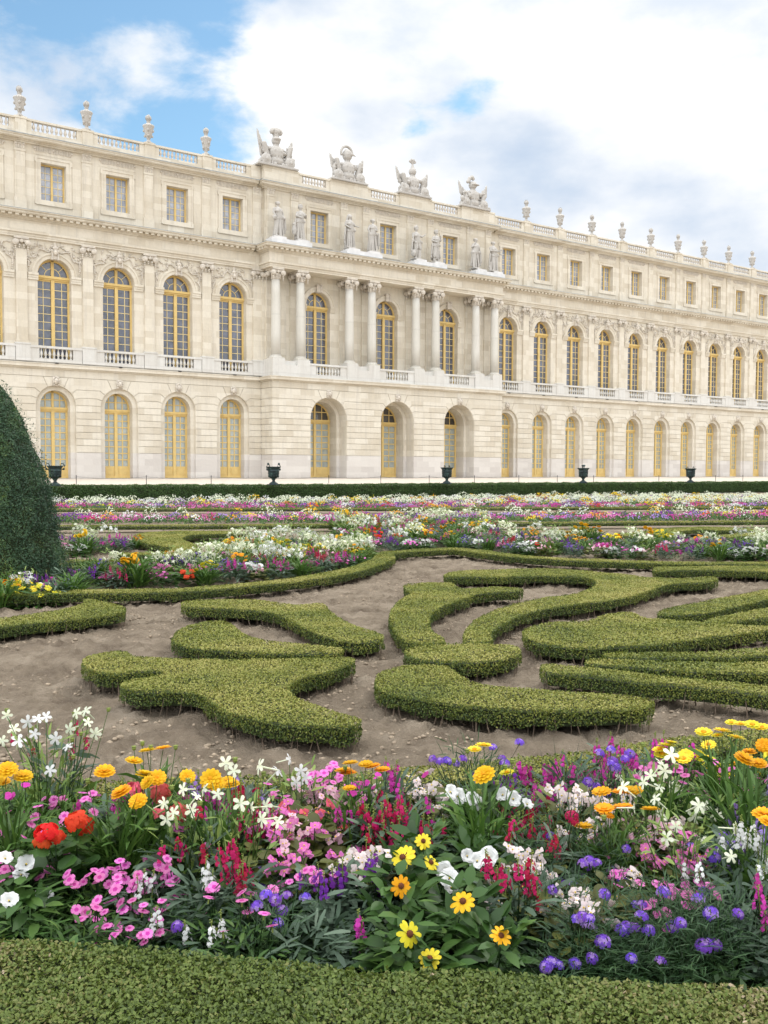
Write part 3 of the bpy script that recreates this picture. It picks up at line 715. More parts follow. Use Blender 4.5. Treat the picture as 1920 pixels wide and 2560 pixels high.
def french_door(c, d, hw, zs, top_dark=False):
    fr = MB(); z0 = .12; zt = 4.62 if not top_dark else 4.42
    fr.fb(c - hw, c - hw + .13, d, d + .1, z0, zs); fr.fb(c + hw - .13, c + hw, d, d + .1, z0, zs)
    fr.fb(c - .11, c + .11, d, d + .13, z0, zt); fr.fb(c - .08, c + .08, d, d + .1, zt + .24, zs + hw)
    fr.fb(c - hw, c + hw, d, d + .15, zt, zt + .1); fr.fb(c - hw, c + hw, d, d + .2, zt + .1, zt + .24)
    fr.fb(c - hw + .13, c - .11, d, d + .07, zt - .1, zt); fr.fb(c + .11, c + hw - .13, d, d + .07, zt - .1, zt)
    frame_arc(fr, c, hw - .12, hw, zs, d, d + .1, 0)
    o = fr.build('french_door', M['ochre'], palace)
    pn = MB(); zp = .86
    for s in (-1, 1):
        xa, xb = sorted((c + s * .11, c + s * (hw - .13))); pn.fb(xa, xb, d, d + .06, z0, zp); pn.fb(xa + .1, xb - .1, d, d + .085, z0 + .16, zp - .1)
    pn.fb(c - hw, c + hw, d, d + .14, z0 - .1, z0 + .02)
    pn.build('door_panel', M['ochre'], o)
    mu = MB(); t = .036
    n = 8 if not top_dark else 7
    for s in (-1, 1):
        xm = c + s * (.11 + (hw - .24) * .5); mu.fb(xm - t, xm + t, d, d + .05, zp, zt - .1); mu.fb(xm - t, xm + t, d, d + .05, zt + .24, zs + hw * .84 - .05)
        xa, xb = sorted((c + s * .11, c + s * (hw - .13)))
        for k in range(1, n): zz = zp + (zt - .1 - zp) * k / n; mu.fb(xa, xb, d, d + .048, zz - t, zz + t)
        zz = zt + .24 + (zs + hw - zt - .24) * .45; xb_ = hw * .86; xa, xb = sorted((c + s * .08, c + s * xb_)); mu.fb(xa, xb, d, d + .048, zz - t, zz + t)
    mu.build('muntins', M['ochre'], o)
    pane(c, hw - .02, zp - .05, zt + .05, d + .02, False).build('glass', M['curtain'], o)
    tl = MB(); pts = [(c - hw + .02, zt + .05), (c + hw - .02, zt + .05)] + [(c + (hw - .02) * math.cos(PI * i / 14), zs + (hw - .02) * math.sin(PI * i / 14)) for i in range(15)]
    tl.add([(x, -d - .021, z) for x, z in pts], [tuple(range(len(pts)))]); tl.build('fanlight_glass', M['glass_dark'] if top_dark else M['curtain'], o)
for c in LC + RC: arched_window(c, 0); attic_window(c, 0); french_door(c, -.9, 1.0, 4.97)
for c, c1 in zip(CC, (23.1, 29.79, 36.35)): arched_window(c1, .2); attic_window(c, .35); french_door(c, -.45, 1.40, 4.62, True)
# --- carved work
def keystone_mask(c, d, z, s=1.0):
    mb = MB(); y = -d - .05
    mb.box(c - .22 * s, c + .22 * s, y, -d + .02, z - .33 * s, z + .30 * s)
    mb.ball((c, y - .05, z), (.17 * s, .17, .22 * s), 10); mb.ball((c, y - .22, z - .02), (.04 * s, .06, .07 * s), 6)
    for q in (-1, 1): mb.ball((c + q * .07 * s, y - .19, z + .06 * s), .035 * s, 6)
    mb.ball((c, y - .2, z - .11 * s), (.06 * s, .03, .02), 6)
    r_ = random.Random(int(c * 7))
    for q in range(14):
        a = PI * (-.15 + 1.3 * q / 13); mb.ball((c + .2 * s * math.cos(a), y - .05, z + .03 + .24 * s * math.sin(a)), .07 * s * (.8 + .5 * r_.random()), 6)
    for q in (-1, 1): mb.ball((c + q * .14 * s, y - .04, z - .22 * s), .07 * s, 6)
    mb.build('keystone_mask', M['carved'], palace, smooth=True)
for c in LC + RC: keystone_mask(c, 0, 6.56)
for c in CC: keystone_mask(c, CD, 6.56)
def arch_ornament(c, d, seed, plain=False):
    """trophy over a window: scrolled keystone, helmet or head, arms and ribbons spreading over the spandrels"""
    r_ = random.Random(seed); mb = MB()
    mb.fb(c - .24, c - .14, d, d + .26, 14.62, 15.25); mb.fb(c + .14, c + .24, d, d + .26, 14.62, 15.25); mb.fb(c - .14, c + .14, d, d + .2, 14.66, 15.2)
    mb.ball((c - .2, -d - .24, 14.68), (.09, .07, .09), 6); mb.ball((c + .2, -d - .24, 14.68), (.09, .07, .09), 6); mb.ball((c - .19, -d - .25, 15.2), (.1, .08, .1), 6); mb.ball((c + .19, -d - .25, 15.2), (.1, .08, .1), 6)
    if not plain:
        mb.ball((c, -d - .3, 15.1), (.15, .15, .2), 8); mb.ball((c, -d - .24, 15.38), (.2, .14, .16), 8); mb.ball((c, -d - .2, 15.62), (.1, .1, .16), 6)
    mb.build('window_keystone', M['carved'], palace, smooth=False)
    if plain: return
    sp = MB()
    for s in (-1, 1):
        for q in range(30):
            t = r_.random(); a = math.radians(90 - 72 * t); rr = 1.55 + .12 + r_.random() * (.3 + 1.05 * (t * (1.0 - .2 * t)))
            x = c + s * min(rr * math.cos(a) * 1.0, 1.78); z = min(SP1 + rr * math.sin(a), 15.8)
            rot = Matrix.Rotation(r_.uniform(-1.5, 1.5), 3, 'Y')
            if r_.random() < .45: sp.ball((x, -d - .03, z), (r_.uniform(.07, .13), .08, r_.uniform(.05, .09)), 6, rot=rot)
            else: sp.ball((x, -d - .03, z), (.03, .06, r_.uniform(.14, .3)), 6, rot=rot)
        p0 = None; pts = []                     # a ribbon
        for q in range(9):
            t = q / 8; a = math.radians(84 - 70 * t); rr = 1.72 + .18 * math.sin(q * 1.7 + seed) + t * .18
            pts.append((c + s * min(rr * math.cos(a), 1.7), -d - .06, SP1 + rr * math.sin(a) * (1 - .0 * t)))
        sp.tube(pts, .045, 5)
        for q in range(6): sp.ball((c + s * 1.66, -d - .05, 14.5 - q * .15), (.05, .05, .06), 6)
    sp.build('spandrel_relief', M['carved'], palace)
for i, c in enumerate(LC + RC): arch_ornament(c, 0, i)
for i, c in enumerate((23.1, 29.79, 36.35)): arch_ornament(c, .2, 50 + i, False if i == 9 else True)
for c in LC + RC:                               # small drain spouts on the string course
    mb = MB(); mb.fb(c - .1, c + .1, .14, .36, 7.715, 7.76); mb.build('drain_spout', M['iron'], palace)

# ------------------------------------------------------------------ roof urns
def roof_urn_mesh():
    mb = MB(); z = 0
    mb.box(-.26, .26, -.26, .26, 0, .07)
    mb.lathe(0, 0, [(.2, .07), (.2, .12), (.12, .22), (.1, .3), (.15, .34), (.13, .37), (.2, .45), (.26, .62), (.3, .85), (.35, 1.06), (.4, 1.16), (.4, 1.22), (.34, 1.28), (.2, 1.36), (.13, 1.42), (.12, 1.5), (.15, 1.53), (.12, 1.56)], 14)
    for q in range(14): a = 2 * PI * q / 14; mb.ball((.36 * math.cos(a), .36 * math.sin(a), 1.2), (.06, .06, .09), 6)
    for q in range(4): a = PI / 4 + PI / 2 * q; mb.ball((.25 * math.cos(a), .25 * math.sin(a), .5), (.09, .09, .1), 6); mb.ball((.31 * math.cos(a), .31 * math.sin(a), .88), (.1, .1, .12), 6)
    b = mb
    fl = MB(); fl.ball((0, 0, 1.74), (.2, .2, .24), 8)
    r_ = random.Random(3)
    for q in range(9):
        a = q * 2.4; r0 = .12 + .03 * (q % 2); fl.tube([(r0 * math.cos(a), r0 * math.sin(a), 1.66), (r0 * 1.1 * math.cos(a + .3), r0 * 1.1 * math.sin(a + .3), 1.85), (r0 * .5 * math.cos(a + .8), r0 * .5 * math.sin(a + .8), 1.98 + .07 * r_.random())], [.07, .06, .012], 5)
    return b, fl
ub, uf = roof_urn_mesh()
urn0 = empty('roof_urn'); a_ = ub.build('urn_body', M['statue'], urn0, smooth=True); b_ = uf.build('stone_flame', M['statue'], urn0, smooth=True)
ORD = ['first', 'second', 'third', 'fourth', 'fifth', 'sixth', 'seventh', 'eighth', 'ninth', 'tenth', 'eleventh', 'twelfth']
first = True
for side, seq in (('left', URN_L), ('right', URN_R)):
    for k, x in enumerate(seq):
        if side == 'left' and k < 2: continue
        if side == 'left':
            n_from = len(seq) - 1 - k
            lab = ['flame-topped stone urn on the left roof balustrade, nearest to the sculpture groups', 'flame-topped stone urn on the left balustrade, next but one to the sculptures', 'flame-topped stone urn on the left balustrade, third out from the sculptures',
                   'large flame-topped stone urn on the roof at the far left of the photo', 'flame-topped stone urn past the far left urn, at the edge of view'][min(n_from, 4)]
        else:
            if k > 10: continue
            lab = 'flame-topped stone urn, %s to the right of the roof sculptures' % ORD[k]
        o = urn0 if first else copy_tree(urn0)
        o.location = ploc(x, .0, 23.64); o.rotation_euler = (0, 0, YAW + k * .7); first = False
        tag(o, lab, 'urn', 'stone urns along the roof balustrade')
# ------------------------------------------------------------------ statues and trophies (voxel-fused figures)
def statue(s, kind, label):
    """robed marble figure, 2.6 m, in local coordinates facing -y"""
    r_ = random.Random(kind * 13 + 1); mb = MB(); H = 2.55; lean = [.05, -.06, .04, -.04, .08, -.05, -.07, .09][kind]
    hipx = lean; shx = -lean * .4; zsh = 2.05; zh = 1.38
    mb.box(-.3, .3, -.27, .27, 0, .09)
    # legs and skirt
    mb.cap((-.13 + hipx * .3, -.05, .12), (-.12 + hipx, 0, zh), .11, .19, 10); mb.cap((.14 + hipx * .3, .02 - (.12 if kind in (4, 7) else 0), .12), (.12 + hipx, 0, zh), .11, .19, 10)
    if kind != 4:
        for q in range(13):                     # folds of the robe
            a = 2 * PI * q / 13 + r_.random() * .3; rb = .27 + .05 * r_.random()
            mb.cap((rb * math.cos(a) * 1.05 + hipx * .4, rb * math.sin(a) * .8, .1 + (.35 * r_.random() if kind in (5, 6) else .04)), (.2 * math.cos(a) + hipx, .15 * math.sin(a), zh + .05), .05, .034, 6)
    else:
        for q in range(9):
            a = 2 * PI * q / 9; mb.cap((.27 * math.cos(a) + hipx, .22 * math.sin(a), .85), (.2 * math.cos(a) + hipx, .15 * math.sin(a), zh + .1), .06, .05, 6)
    mb.cap((hipx, 0, zh), (shx, 0, zsh - .12), .23, .24, 12); mb.ball((hipx, 0, zh - .02), (.27, .2, .2), 10)
    mb.cap((shx - .2, 0, zsh - .05), (shx + .2, 0, zsh - .05), .115, .115, 8)
    mb.ball((shx - .1, -.15, zsh - .22), (.12, .1, .11), 8); mb.ball((shx + .1, -.15, zsh - .22), (.12, .1, .11), 8)
    mb.cap((shx, 0, zsh), (shx * .5, -.02, zsh + .2), .075, .07, 8)
    hx = shx * .4; hz = zsh + .36; turn = [.1, -.5, .5, -.3, .6, .3, .4, .5][kind]
    mb.ball((hx, -.03, hz), (.115, .135, .16), 10); mb.ball((hx + .12 * math.sin(turn) * .6, -.16, hz - .02), (.022, .035, .04), 6)
    for q in range(10): a = q * .63; mb.ball((hx + .11 * math.cos(a), .02 + .1 * math.sin(a) * .9, hz + .06 + .03 * (q % 2)), .055, 6)
    mb.ball((hx, .1, hz + .02), (.1, .09, .12), 8)
    if kind in (1, 4, 5): # helmet or crest
        mb.ball((hx, .0, hz + .13), (.15, .17, .13), 8); mb.cap((hx - .02, -.1, hz + .22), (hx - .04, .14, hz + .2), .05, .045, 6)
        if kind == 4: mb.cap((hx, 0, hz + .2), (hx + .06, 0, hz + .42), .06, .02, 6)
    if kind == 2:  # veil
        mb.ball((hx, .05, hz + .04), (.16, .16, .2), 8); mb.cap((hx - .13, .04, hz), (shx - .2, .08, zsh - .3), .06, .09, 6); mb.cap((hx + .13, .04, hz), (shx + .2, .08, zsh - .3), .06, .09, 6)
    poses = {0: (((-.3, -.02, 1.7), (-.26, -.2, 1.42)), ((.32, 0, 1.7), (.26, -.18, 1.35))),
             1: (((-.3, -.05, 1.75), (-.1, -.27, 1.62)), ((.33, -.05, 1.72), (.2, -.3, 1.85))),
             2: (((-.3, 0, 1.72), (-.16, -.26, 1.5)), ((.34, -.05, 1.78), (.52, -.2, 1.72))),
             3: (((-.33, 0, 1.72), (-.3, -.1, 1.4)), ((.33, 0, 1.75), (.08, -.26, 1.66))),
             4: (((-.32, -.05, 1.72), (-.3, -.12, 1.4)), ((.36, -.1, 1.85), (.6, -.15, 2.05))),
             5: (((-.33, 0, 1.72), (-.16, -.25, 1.6)), ((.34, -.05, 1.82), (.16, -.24, 2.16))),
             6: (((-.32, 0, 1.78), (-.12, -.1, 2.2)), ((.34, 0, 1.72), (.36, -.1, 1.4))),
             7: (((-.3, -.05, 1.72), (.05, -.3, 1.7)), ((.33, -.1, 1.75), (.5, -.25, 1.9)))}
    for sgn, (el, ha) in zip((-1, 1), poses[kind]):
        sh = (shx + sgn * .23, 0, zsh - .06); mb.cap(sh, el, .09, .07, 8); mb.cap(el, ha, .068, .045, 8); mb.ball(ha, (.055, .05, .065), 6)
    # cloak falling from one arm, attribute at the feet or in the hand
    c = 1 if kind in (0, 3, 6) else -1
    for q in range(5): mb.cap((c * (.26 + .03 * q), .06 - .04 * q, 1.5), (c * (.3 + .04 * q), .1 - .05 * q, .35 + .25 * (q % 3)), .05, .05, 6)
    mb.cap((-.22, -.1, 1.86), (.24 + hipx, -.16, 1.38), .06, .08, 6); mb.cap((-.24 + hipx, -.12, 1.3), (.24 + hipx, -.16, 1.42), .07, .07, 6)
    if kind == 1: mb.ball((-.42, -.02, .7), (.16, .16, .4), 8); mb.ball((-.42, -.02, 1.12), .13, 8)
    if kind == 4: mb.ball((-.3, -.1, .45), (.16, .2, .3), 8); mb.cap((.6, -.15, 2.05), (.64, -.2, 2.2), .03, .02, 6)
    if kind == 7:  # lyre
        mb.cap((.38, -.3, 1.5), (.3, -.3, 2.2), .035, .025, 6); mb.cap((.5, -.3, 1.5), (.62, -.3, 2.2), .035, .025, 6); mb.cap((.36, -.3, 1.5), (.54, -.3, 1.5), .06, .06, 6); mb.cap((.3, -.3, 2.1), (.6, -.3, 2.1), .02, .02, 6)
        mb.cap((-.32, -.05, .1), (-.3, -.05, .75), .12, .06, 6)
    if kind == 0: mb.ball((-.3, -.12, 1.36), (.14, .1, .17), 8)
    if kind == 5: mb.cap((.3, .05, .1), (.26, 0, 1.0), .06, .1, 6)
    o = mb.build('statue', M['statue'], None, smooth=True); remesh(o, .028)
    o.location = ploc(s, 1.5, 18.15); o.rotation_euler = (0, 0, YAW + .1); o.scale = (1.38, 1.3, 1.04)
    tag(o, label, 'statue', 'robed statues above the columns')
STL = ['robed female statue with arms lowered, leftmost above the columns', 'bulky cloaked statue with a crested helmet, second from the left above the columns', 'veiled statue reaching one hand out to the right, third above the columns',
       'robed statue leaning beside the middle-left attic window, fourth above the columns', 'short-skirted statue with a tall pointed cap and outstretched arm', 'robed statue raising a hand to its chin, beside the fifth figure with the pointed cap',
       'statue with an arm lifted behind its head, seventh above the columns', 'draped statue playing a lyre, last above the columns on the right']
for k, s in enumerate((18.78, 20.72, 25.24, 27.45, 31.86, 33.95, 38.33, 40.4)): statue(s, k, STL[k])
def trophy(s, kind, label):
    r_ = random.Random(kind * 5 + 2); mb = MB()
    mb.box(-1.6, 1.6, -.5, .5, 0, .14)
    # cuirass
    mb.ball((0, -.05, .98), (.60, .42, .58), 14); mb.ball((0, -.1, .45), (.58, .4, .38), 12); mb.ball((-.8, 0, .35), (.55, .4, .4), 10); mb.ball((.8, 0, .35), (.55, .4, .4), 10)
    mb.ball((-.17, -.33, 1.12), (.2, .12, .17), 8); mb.ball((.17, -.33, 1.12), (.2, .12, .17), 8)
    for q in range(3):
        for w in (-1, 1): mb.ball((w * .1, -.4, .85 - q * .14), (.09, .06, .07), 6)
    for q in range(9): x = -.4 + q * .1; mb.cap((x, -.3, .4), (x * 1.25, -.38, .12), .07, .06, 6)
    for w in (-1, 1): mb.ball((w * .5, 0, 1.28), (.2, .2, .17), 8)
    mb.cap((0, 0, 1.35), (0, 0, 1.7), .27, .2, 8)
    hz = 1.85; HV = len(mb.v)
    if kind == 0:
        mb.ball((0, 0, hz), (.28, .3, .3), 12); mb.ball((0, -.2, hz + .05), (.28, .2, .1), 8)
        for q in range(9): a = PI * q / 8; mb.ball((.3 * math.cos(a), -.02, hz + .5 + .1 * math.sin(a)), (.14, .2, .17), 8)
        mb.ball((0, 0, hz + .5), (.32, .26, .22), 10); mb.cap((0, 0, hz + .2), (0, 0, hz + .4), .2, .22, 8)
    elif kind == 1:
        mb.ball((.0, 0, hz + .1), (.33, .36, .38), 12); mb.cap((.15, -.3, hz + .12), (.42, -.36, hz + .02), .1, .03, 6)
        for q in range(12): a = PI * (-.05 + 1.05 * q / 11); mb.ball((-.05 + .42 * math.cos(a + .3), 0, hz + .22 + .42 * math.sin(a + .3)), (.1, .13, .1), 6)
    elif kind == 2:
        mb.ball((0, 0, hz), (.27, .3, .27), 12); mb.cap((0, 0, hz + .1), (0, 0, hz + .5), .2, .05, 8)
        for a in (-1.1, -.4, .4, 1.1): mb.cap((0, 0, hz + .5), (.26 * math.sin(a), 0, hz + .55 + .24 * math.cos(a)), .04, .09, 6)
    else:
        mb.ball((0, 0, hz), (.3, .34, .28), 12); mb.ball((.08, -.26, hz), (.34, .2, .06), 8)
        for q in range(8): mb.ball((-.1 - .05 * q + (.12 if q < 4 else 0), 0, hz + .3 + .14 * math.sin(q * .7) + .02 * (8 - q)), (.15, .15, .13), 8)
    hs_ = len(mb.v); piv = Vector((0, 0, 1.55))
    for i_ in range(HV, hs_): v_ = (Vector(mb.v[i_]) - piv) * 1.16 + piv; mb.v[i_] = tuple(v_)
    # flags, spears, shields and cannons fanned to each side
    for w in (-1, 1):
        base = Vector((w * .5, .1, .3)); tips = [(w * 1.45, .1, 2.0), (w * 1.2, .15, 1.75), (w * 1.0, .1, 1.55)]
        if (kind + (w > 0)) % 2 == 0: tips[0] = (w * 1.55, .1, 2.35 if kind == 0 else 2.05)
        for q, t in enumerate(tips):
            tv = Vector(t) + Vector((r_.uniform(-.1, .1), 0, r_.uniform(-.12, .12))); mb.cap(base + Vector((w * .1 * q, 0, 0)), tv, .07, .045, 6)
            if q < 2:
                for j in range(5):  # hanging cloth folds
                    p = base.lerp(tv, .45 + .12 * j); mb.cap(p, p + Vector((-w * .05, -.08, -.5 - .08 * j)), .1, .07, 6)
        mb.cap((w * .7, -.2, .35), (w * 1.05, -.25, 1.45 if kind != 3 else 1.1), .16, .19, 8)
        mb.ball((w * 1.07, -.25, 1.5 if kind != 3 else 1.15), (.2, .2, .12), 8)
        mb.ball((w * .95, -.38, .42), (.42, .16, .38), 12); mb.ball((w * .95, -.5, .42), (.13, .1, .13), 8)
        for q in range(15): zq = r_.uniform(.15, 1.35); mb.ball((w * (.55 + r_.random() * (1.0 - zq * .35)), r_.uniform(-.35, .1), zq), (r_.uniform(.10, .2), .2, r_.uniform(.1, .26)), 8)
    for q in range(8): mb.ball((r_.uniform(-1.5, 1.5), -.38, .2), (r_.uniform(.12, .22), .16, .14), 6)
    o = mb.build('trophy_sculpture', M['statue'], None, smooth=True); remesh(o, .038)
    o.location = ploc(s, .35, 23.64); o.rotation_euler = (0, 0, YAW); o.scale = (1.08, 1.0, 1.1)
    tag(o, label, 'sculpture', 'armour trophies on the roof')
TRL = ['stone trophy of armour topped by a broad feathered headdress, leftmost roof sculpture', 'stone trophy with a large crested helmet in profile, second roof sculpture', 'stone trophy whose pointed helmet ends in a small four-pointed finial', 'stone trophy with a curling plume and wide brimmed helmet, rightmost sculpture group']
for k, s in enumerate((19.25, 25.75, 32.3, 38.95)): trophy(s, k, TRL[k])

# ------------------------------------------------------------------ ground
def vnoise(x, y, seed=0):
    """smooth value noise on arrays"""
    xi = np.floor(x).astype(int); yi = np.floor(y).astype(int); fx = x - xi; fy = y - yi
    fx = fx * fx * (3 - 2 * fx); fy = fy * fy * (3 - 2 * fy)
    def h(a, b):
        n = (a * 374761393 + b * 668265263 + seed * 1274126177) & 0xffffffff
        n = ((n ^ (n >> 13)) * 1274126177) & 0xffffffff
        return ((n ^ (n >> 16)) & 0xffff) / 65535.0
    return (h(xi, yi) * (1 - fx) + h(xi + 1, yi) * fx) * (1 - fy) + (h(xi, yi + 1) * (1 - fx) + h(xi + 1, yi + 1) * fx) * fy
def fbm(x, y, f, o=4, seed=0):
    a = 0; s = 1; t = 0
    for k in range(o): a = a + s * vnoise(x * f + 17.3 * k, y * f - 9.1 * k, seed + k); t += s; s *= .55; f *= 2.03
    return a / t
def grid_mesh(name, xs, ys, Z, mat):
    nx, ny = len(xs), len(ys); X, Y = np.meshgrid(xs, ys)
    co = np.stack([X, Y, Z], -1).reshape(-1, 3)
    i = np.arange((nx - 1) * (ny - 1)); r = i // (nx - 1); c = i % (nx - 1); a = r * nx + c
    q = np.stack([a, a + 1, a + nx + 1, a + nx], -1)
    me = raw_mesh(name, co, q); me.materials.append(mat); me.polygons.foreach_set('use_smooth', np.ones(len(q), bool)); return me
def raw_mesh(name, co, quads, tint=None, mi=None):
    me = bpy.data.meshes.new(name); n = len(quads); k = quads.shape[1]
    me.vertices.add(len(co)); me.vertices.foreach_set('co', co.astype(np.float32).ravel())
    me.loops.add(n * k); me.loops.foreach_set('vertex_index', quads.astype(np.int32).ravel())
    me.polygons.add(n); me.polygons.foreach_set('loop_start', np.arange(0, n * k, k, dtype=np.int32))
    if mi is not None: me.polygons.foreach_set('material_index', mi.astype(np.int32))
    if tint is not None:
        at = me.attributes.new('tint', 'FLOAT', 'FACE'); at.data.foreach_set('value', tint.astype(np.float32))
    me.update(calc_edges=True); me.validate(); return me
mb = MB(); mb.box(-900, 900, -200, 1200, -.5, -.07)
tag(mb.build('ground', M['gravel']), 'pale gravel ground spreading around the garden', None, None, 'structure')
xs = np.arange(-7, 9.5, .03); ys = np.arange(4.2, 19, .03); X, Y = np.meshgrid(xs, ys)
Z = (fbm(X, Y, .8, 3, 5) - .5) * .05 + (fbm(X, Y, 5, 4, 9) - .5) * .05 + np.maximum(fbm(X, Y, 12, 3, 21) - .48, 0) * .13 + (fbm(X, Y, 17, 2, 3) - .5) * .035
tag(link('soil', grid_mesh('soil', xs, ys, Z, M['soil'])), 'bare brown soil between the clipped box scrolls', None, None, 'structure')
mb = MB(); mb.box(-30, 50, 19.0, 80, -.06, -.012); tag(mb.build('garden_soil', M['soil']), 'soil of the parterre beyond the scrolls', None, None, 'structure')
mb = MB(); mb.box(-12, 14, 1.0, 4.2, -.06, -.002); tag(mb.build('bed_soil', M['bedsoil']), 'dark soil under the near flower bed', None, None, 'structure')
mb = MB(); mb.box(-30, -7, 4.2, 19.0, -.06, -.012); mb.box(9.46, 50, 4.2, 19.0, -.06, -.012); tag(mb.build('side_soil', M['soil']), 'soil of the parterre to either side', None, None, 'structure')
# clods of earth
def clods(n):
    vs = []; fs = []; o = 0
    base = np.array([(1, 0, 0), (-1, 0, 0), (0, 1, 0), (0, -1, 0), (0, 0, 1), (0, 0, -1), (.7, .7, .3), (-.7, .7, .3), (.7, -.7, .3), (-.7, -.7, .3)], float)
    bm = bmesh.new(); bmesh.ops.create_icosphere(bm, subdivisions=1, radius=1); V = np.array([v.co[:] for v in bm.verts]); F = np.array([[v.index for v in f.verts] for f in bm.faces]); bm.free()
    x = rng.uniform(-4, 6, n); y = 4.3 + rng.uniform(0, 1, n) ** 1.3 * 10; r = .004 + .015 * rng.random(n) ** 2.4
    keep = fbm(x, y, 1.1, 2, 77) > .36; x, y, r = x[keep], y[keep], r[keep]; n = len(x)
    zz = (fbm(x, y, .8, 3, 5) - .5) * .05 + (fbm(x, y, 5, 4, 9) - .5) * .05
    jit = 1 + (rng.random((n, len(V), 1)) - .5) * .5
    sc = np.stack([r * rng.uniform(.8, 1.4, n), r * rng.uniform(.8, 1.4, n), r * rng.uniform(.5, .9, n)], -1)
    co = V[None] * jit * sc[:, None, :] + np.stack([x, y, zz + r * .3], -1)[:, None, :]
    fa = (F[None] + (np.arange(n) * len(V))[:, None, None]).reshape(-1, 3)
    me = raw_mesh('soil_clods', co.reshape(-1, 3), fa); me.materials.append(M['clod']); return me
tag(link('soil_clods', clods(32000)), 'small clods and stones lying on the bare soil', None, None, 'stuff')
# raised gravel terrace
hl = [gnd(x, y, .8) for x, y in ((-300, 1217), (150, 1213), (703, 1211.8), (1331, 1207.3), (1920, 1204), (2250, 1202.5))]
mb = MB(); far = [ploc(s, -.5) for s in (-40, 0, 30, 60, 98, 120)]
top = [(x, y, .8) for x, y in hl]; bk = [(p[0], p[1], .935) for p in far]
for i in range(5): mb.add([top[i], top[i + 1], bk[i + 1], bk[i]], [(0, 1, 2, 3)]); mb.add([(top[i][0], top[i][1], -.05), (top[i + 1][0], top[i + 1][1], -.05), top[i + 1], top[i]], [(0, 1, 2, 3)])
tag(mb.build('gravel_terrace', M['gravel']), 'pale gravel terrace along the foot of the palace', None, None, 'structure')

# ------------------------------------------------------------------ foliage
def leaf_quads(C, Nrm, L, W, tint, fold=0.0):
    """diamond leaves: centre, facing, length, width"""
    n = len(C); Nrm = Nrm / np.linalg.norm(Nrm, axis=1, keepdims=True)
    r = rng.normal(size=(n, 3)); T = np.cross(Nrm, r); T /= np.linalg.norm(T, axis=1, keepdims=True); B = np.cross(Nrm, T)
    L = np.broadcast_to(L, n)[:, None] / 2; W = np.broadcast_to(W, n)[:, None] / 2
    co = np.stack([C - T * L, C + B * W + T * L * .15, C + T * L, C - B * W + T * L * .15], 1).reshape(-1, 3)
    q = np.arange(4 * n).reshape(-1, 4); return co, q, tint
def smooth_poly(p, n=3, closed=True):
    p = [np.array(v, float) for v in p]; out = []; N = len(p)
    for i in range(N if closed else N - 1):
        a, b, c, d = (p[(i - 1) % N], p[i], p[(i + 1) % N], p[(i + 2) % N]) if closed else (p[max(i - 1, 0)], p[i], p[i + 1], p[min(i + 2, N - 1)])
        for k in range(n):
            t = k / n; out.append(.5 * ((2 * b) + (c - a) * t + (2 * a - 5 * b + 4 * c - d) * t * t + (-a + 3 * b - 3 * c + d) * t ** 3))
    if not closed: out.append(p[-1])
    return [tuple(v) for v in out]
def inside(px, py, poly):
    r = np.zeros(len(px), bool); n = len(poly); j = n - 1
    for i in range(n):
        xi, yi = poly[i]; xj, yj = poly[j]
        if yi != yj: r ^= ((yi > py) != (yj > py)) & (px < (xj - xi) * (py - yi) / (yj - yi) + xi)
        j = i
    return r
def sample_in(poly, dens, rg=rng):
    a = np.array(poly); lo, hi = a.min(0), a.max(0); n = int((hi[0] - lo[0]) * (hi[1] - lo[1]) * dens)
    x = rg.uniform(lo[0], hi[0], n); y = rg.uniform(lo[1], hi[1], n); k = inside(x, y, poly); return x[k], y[k]
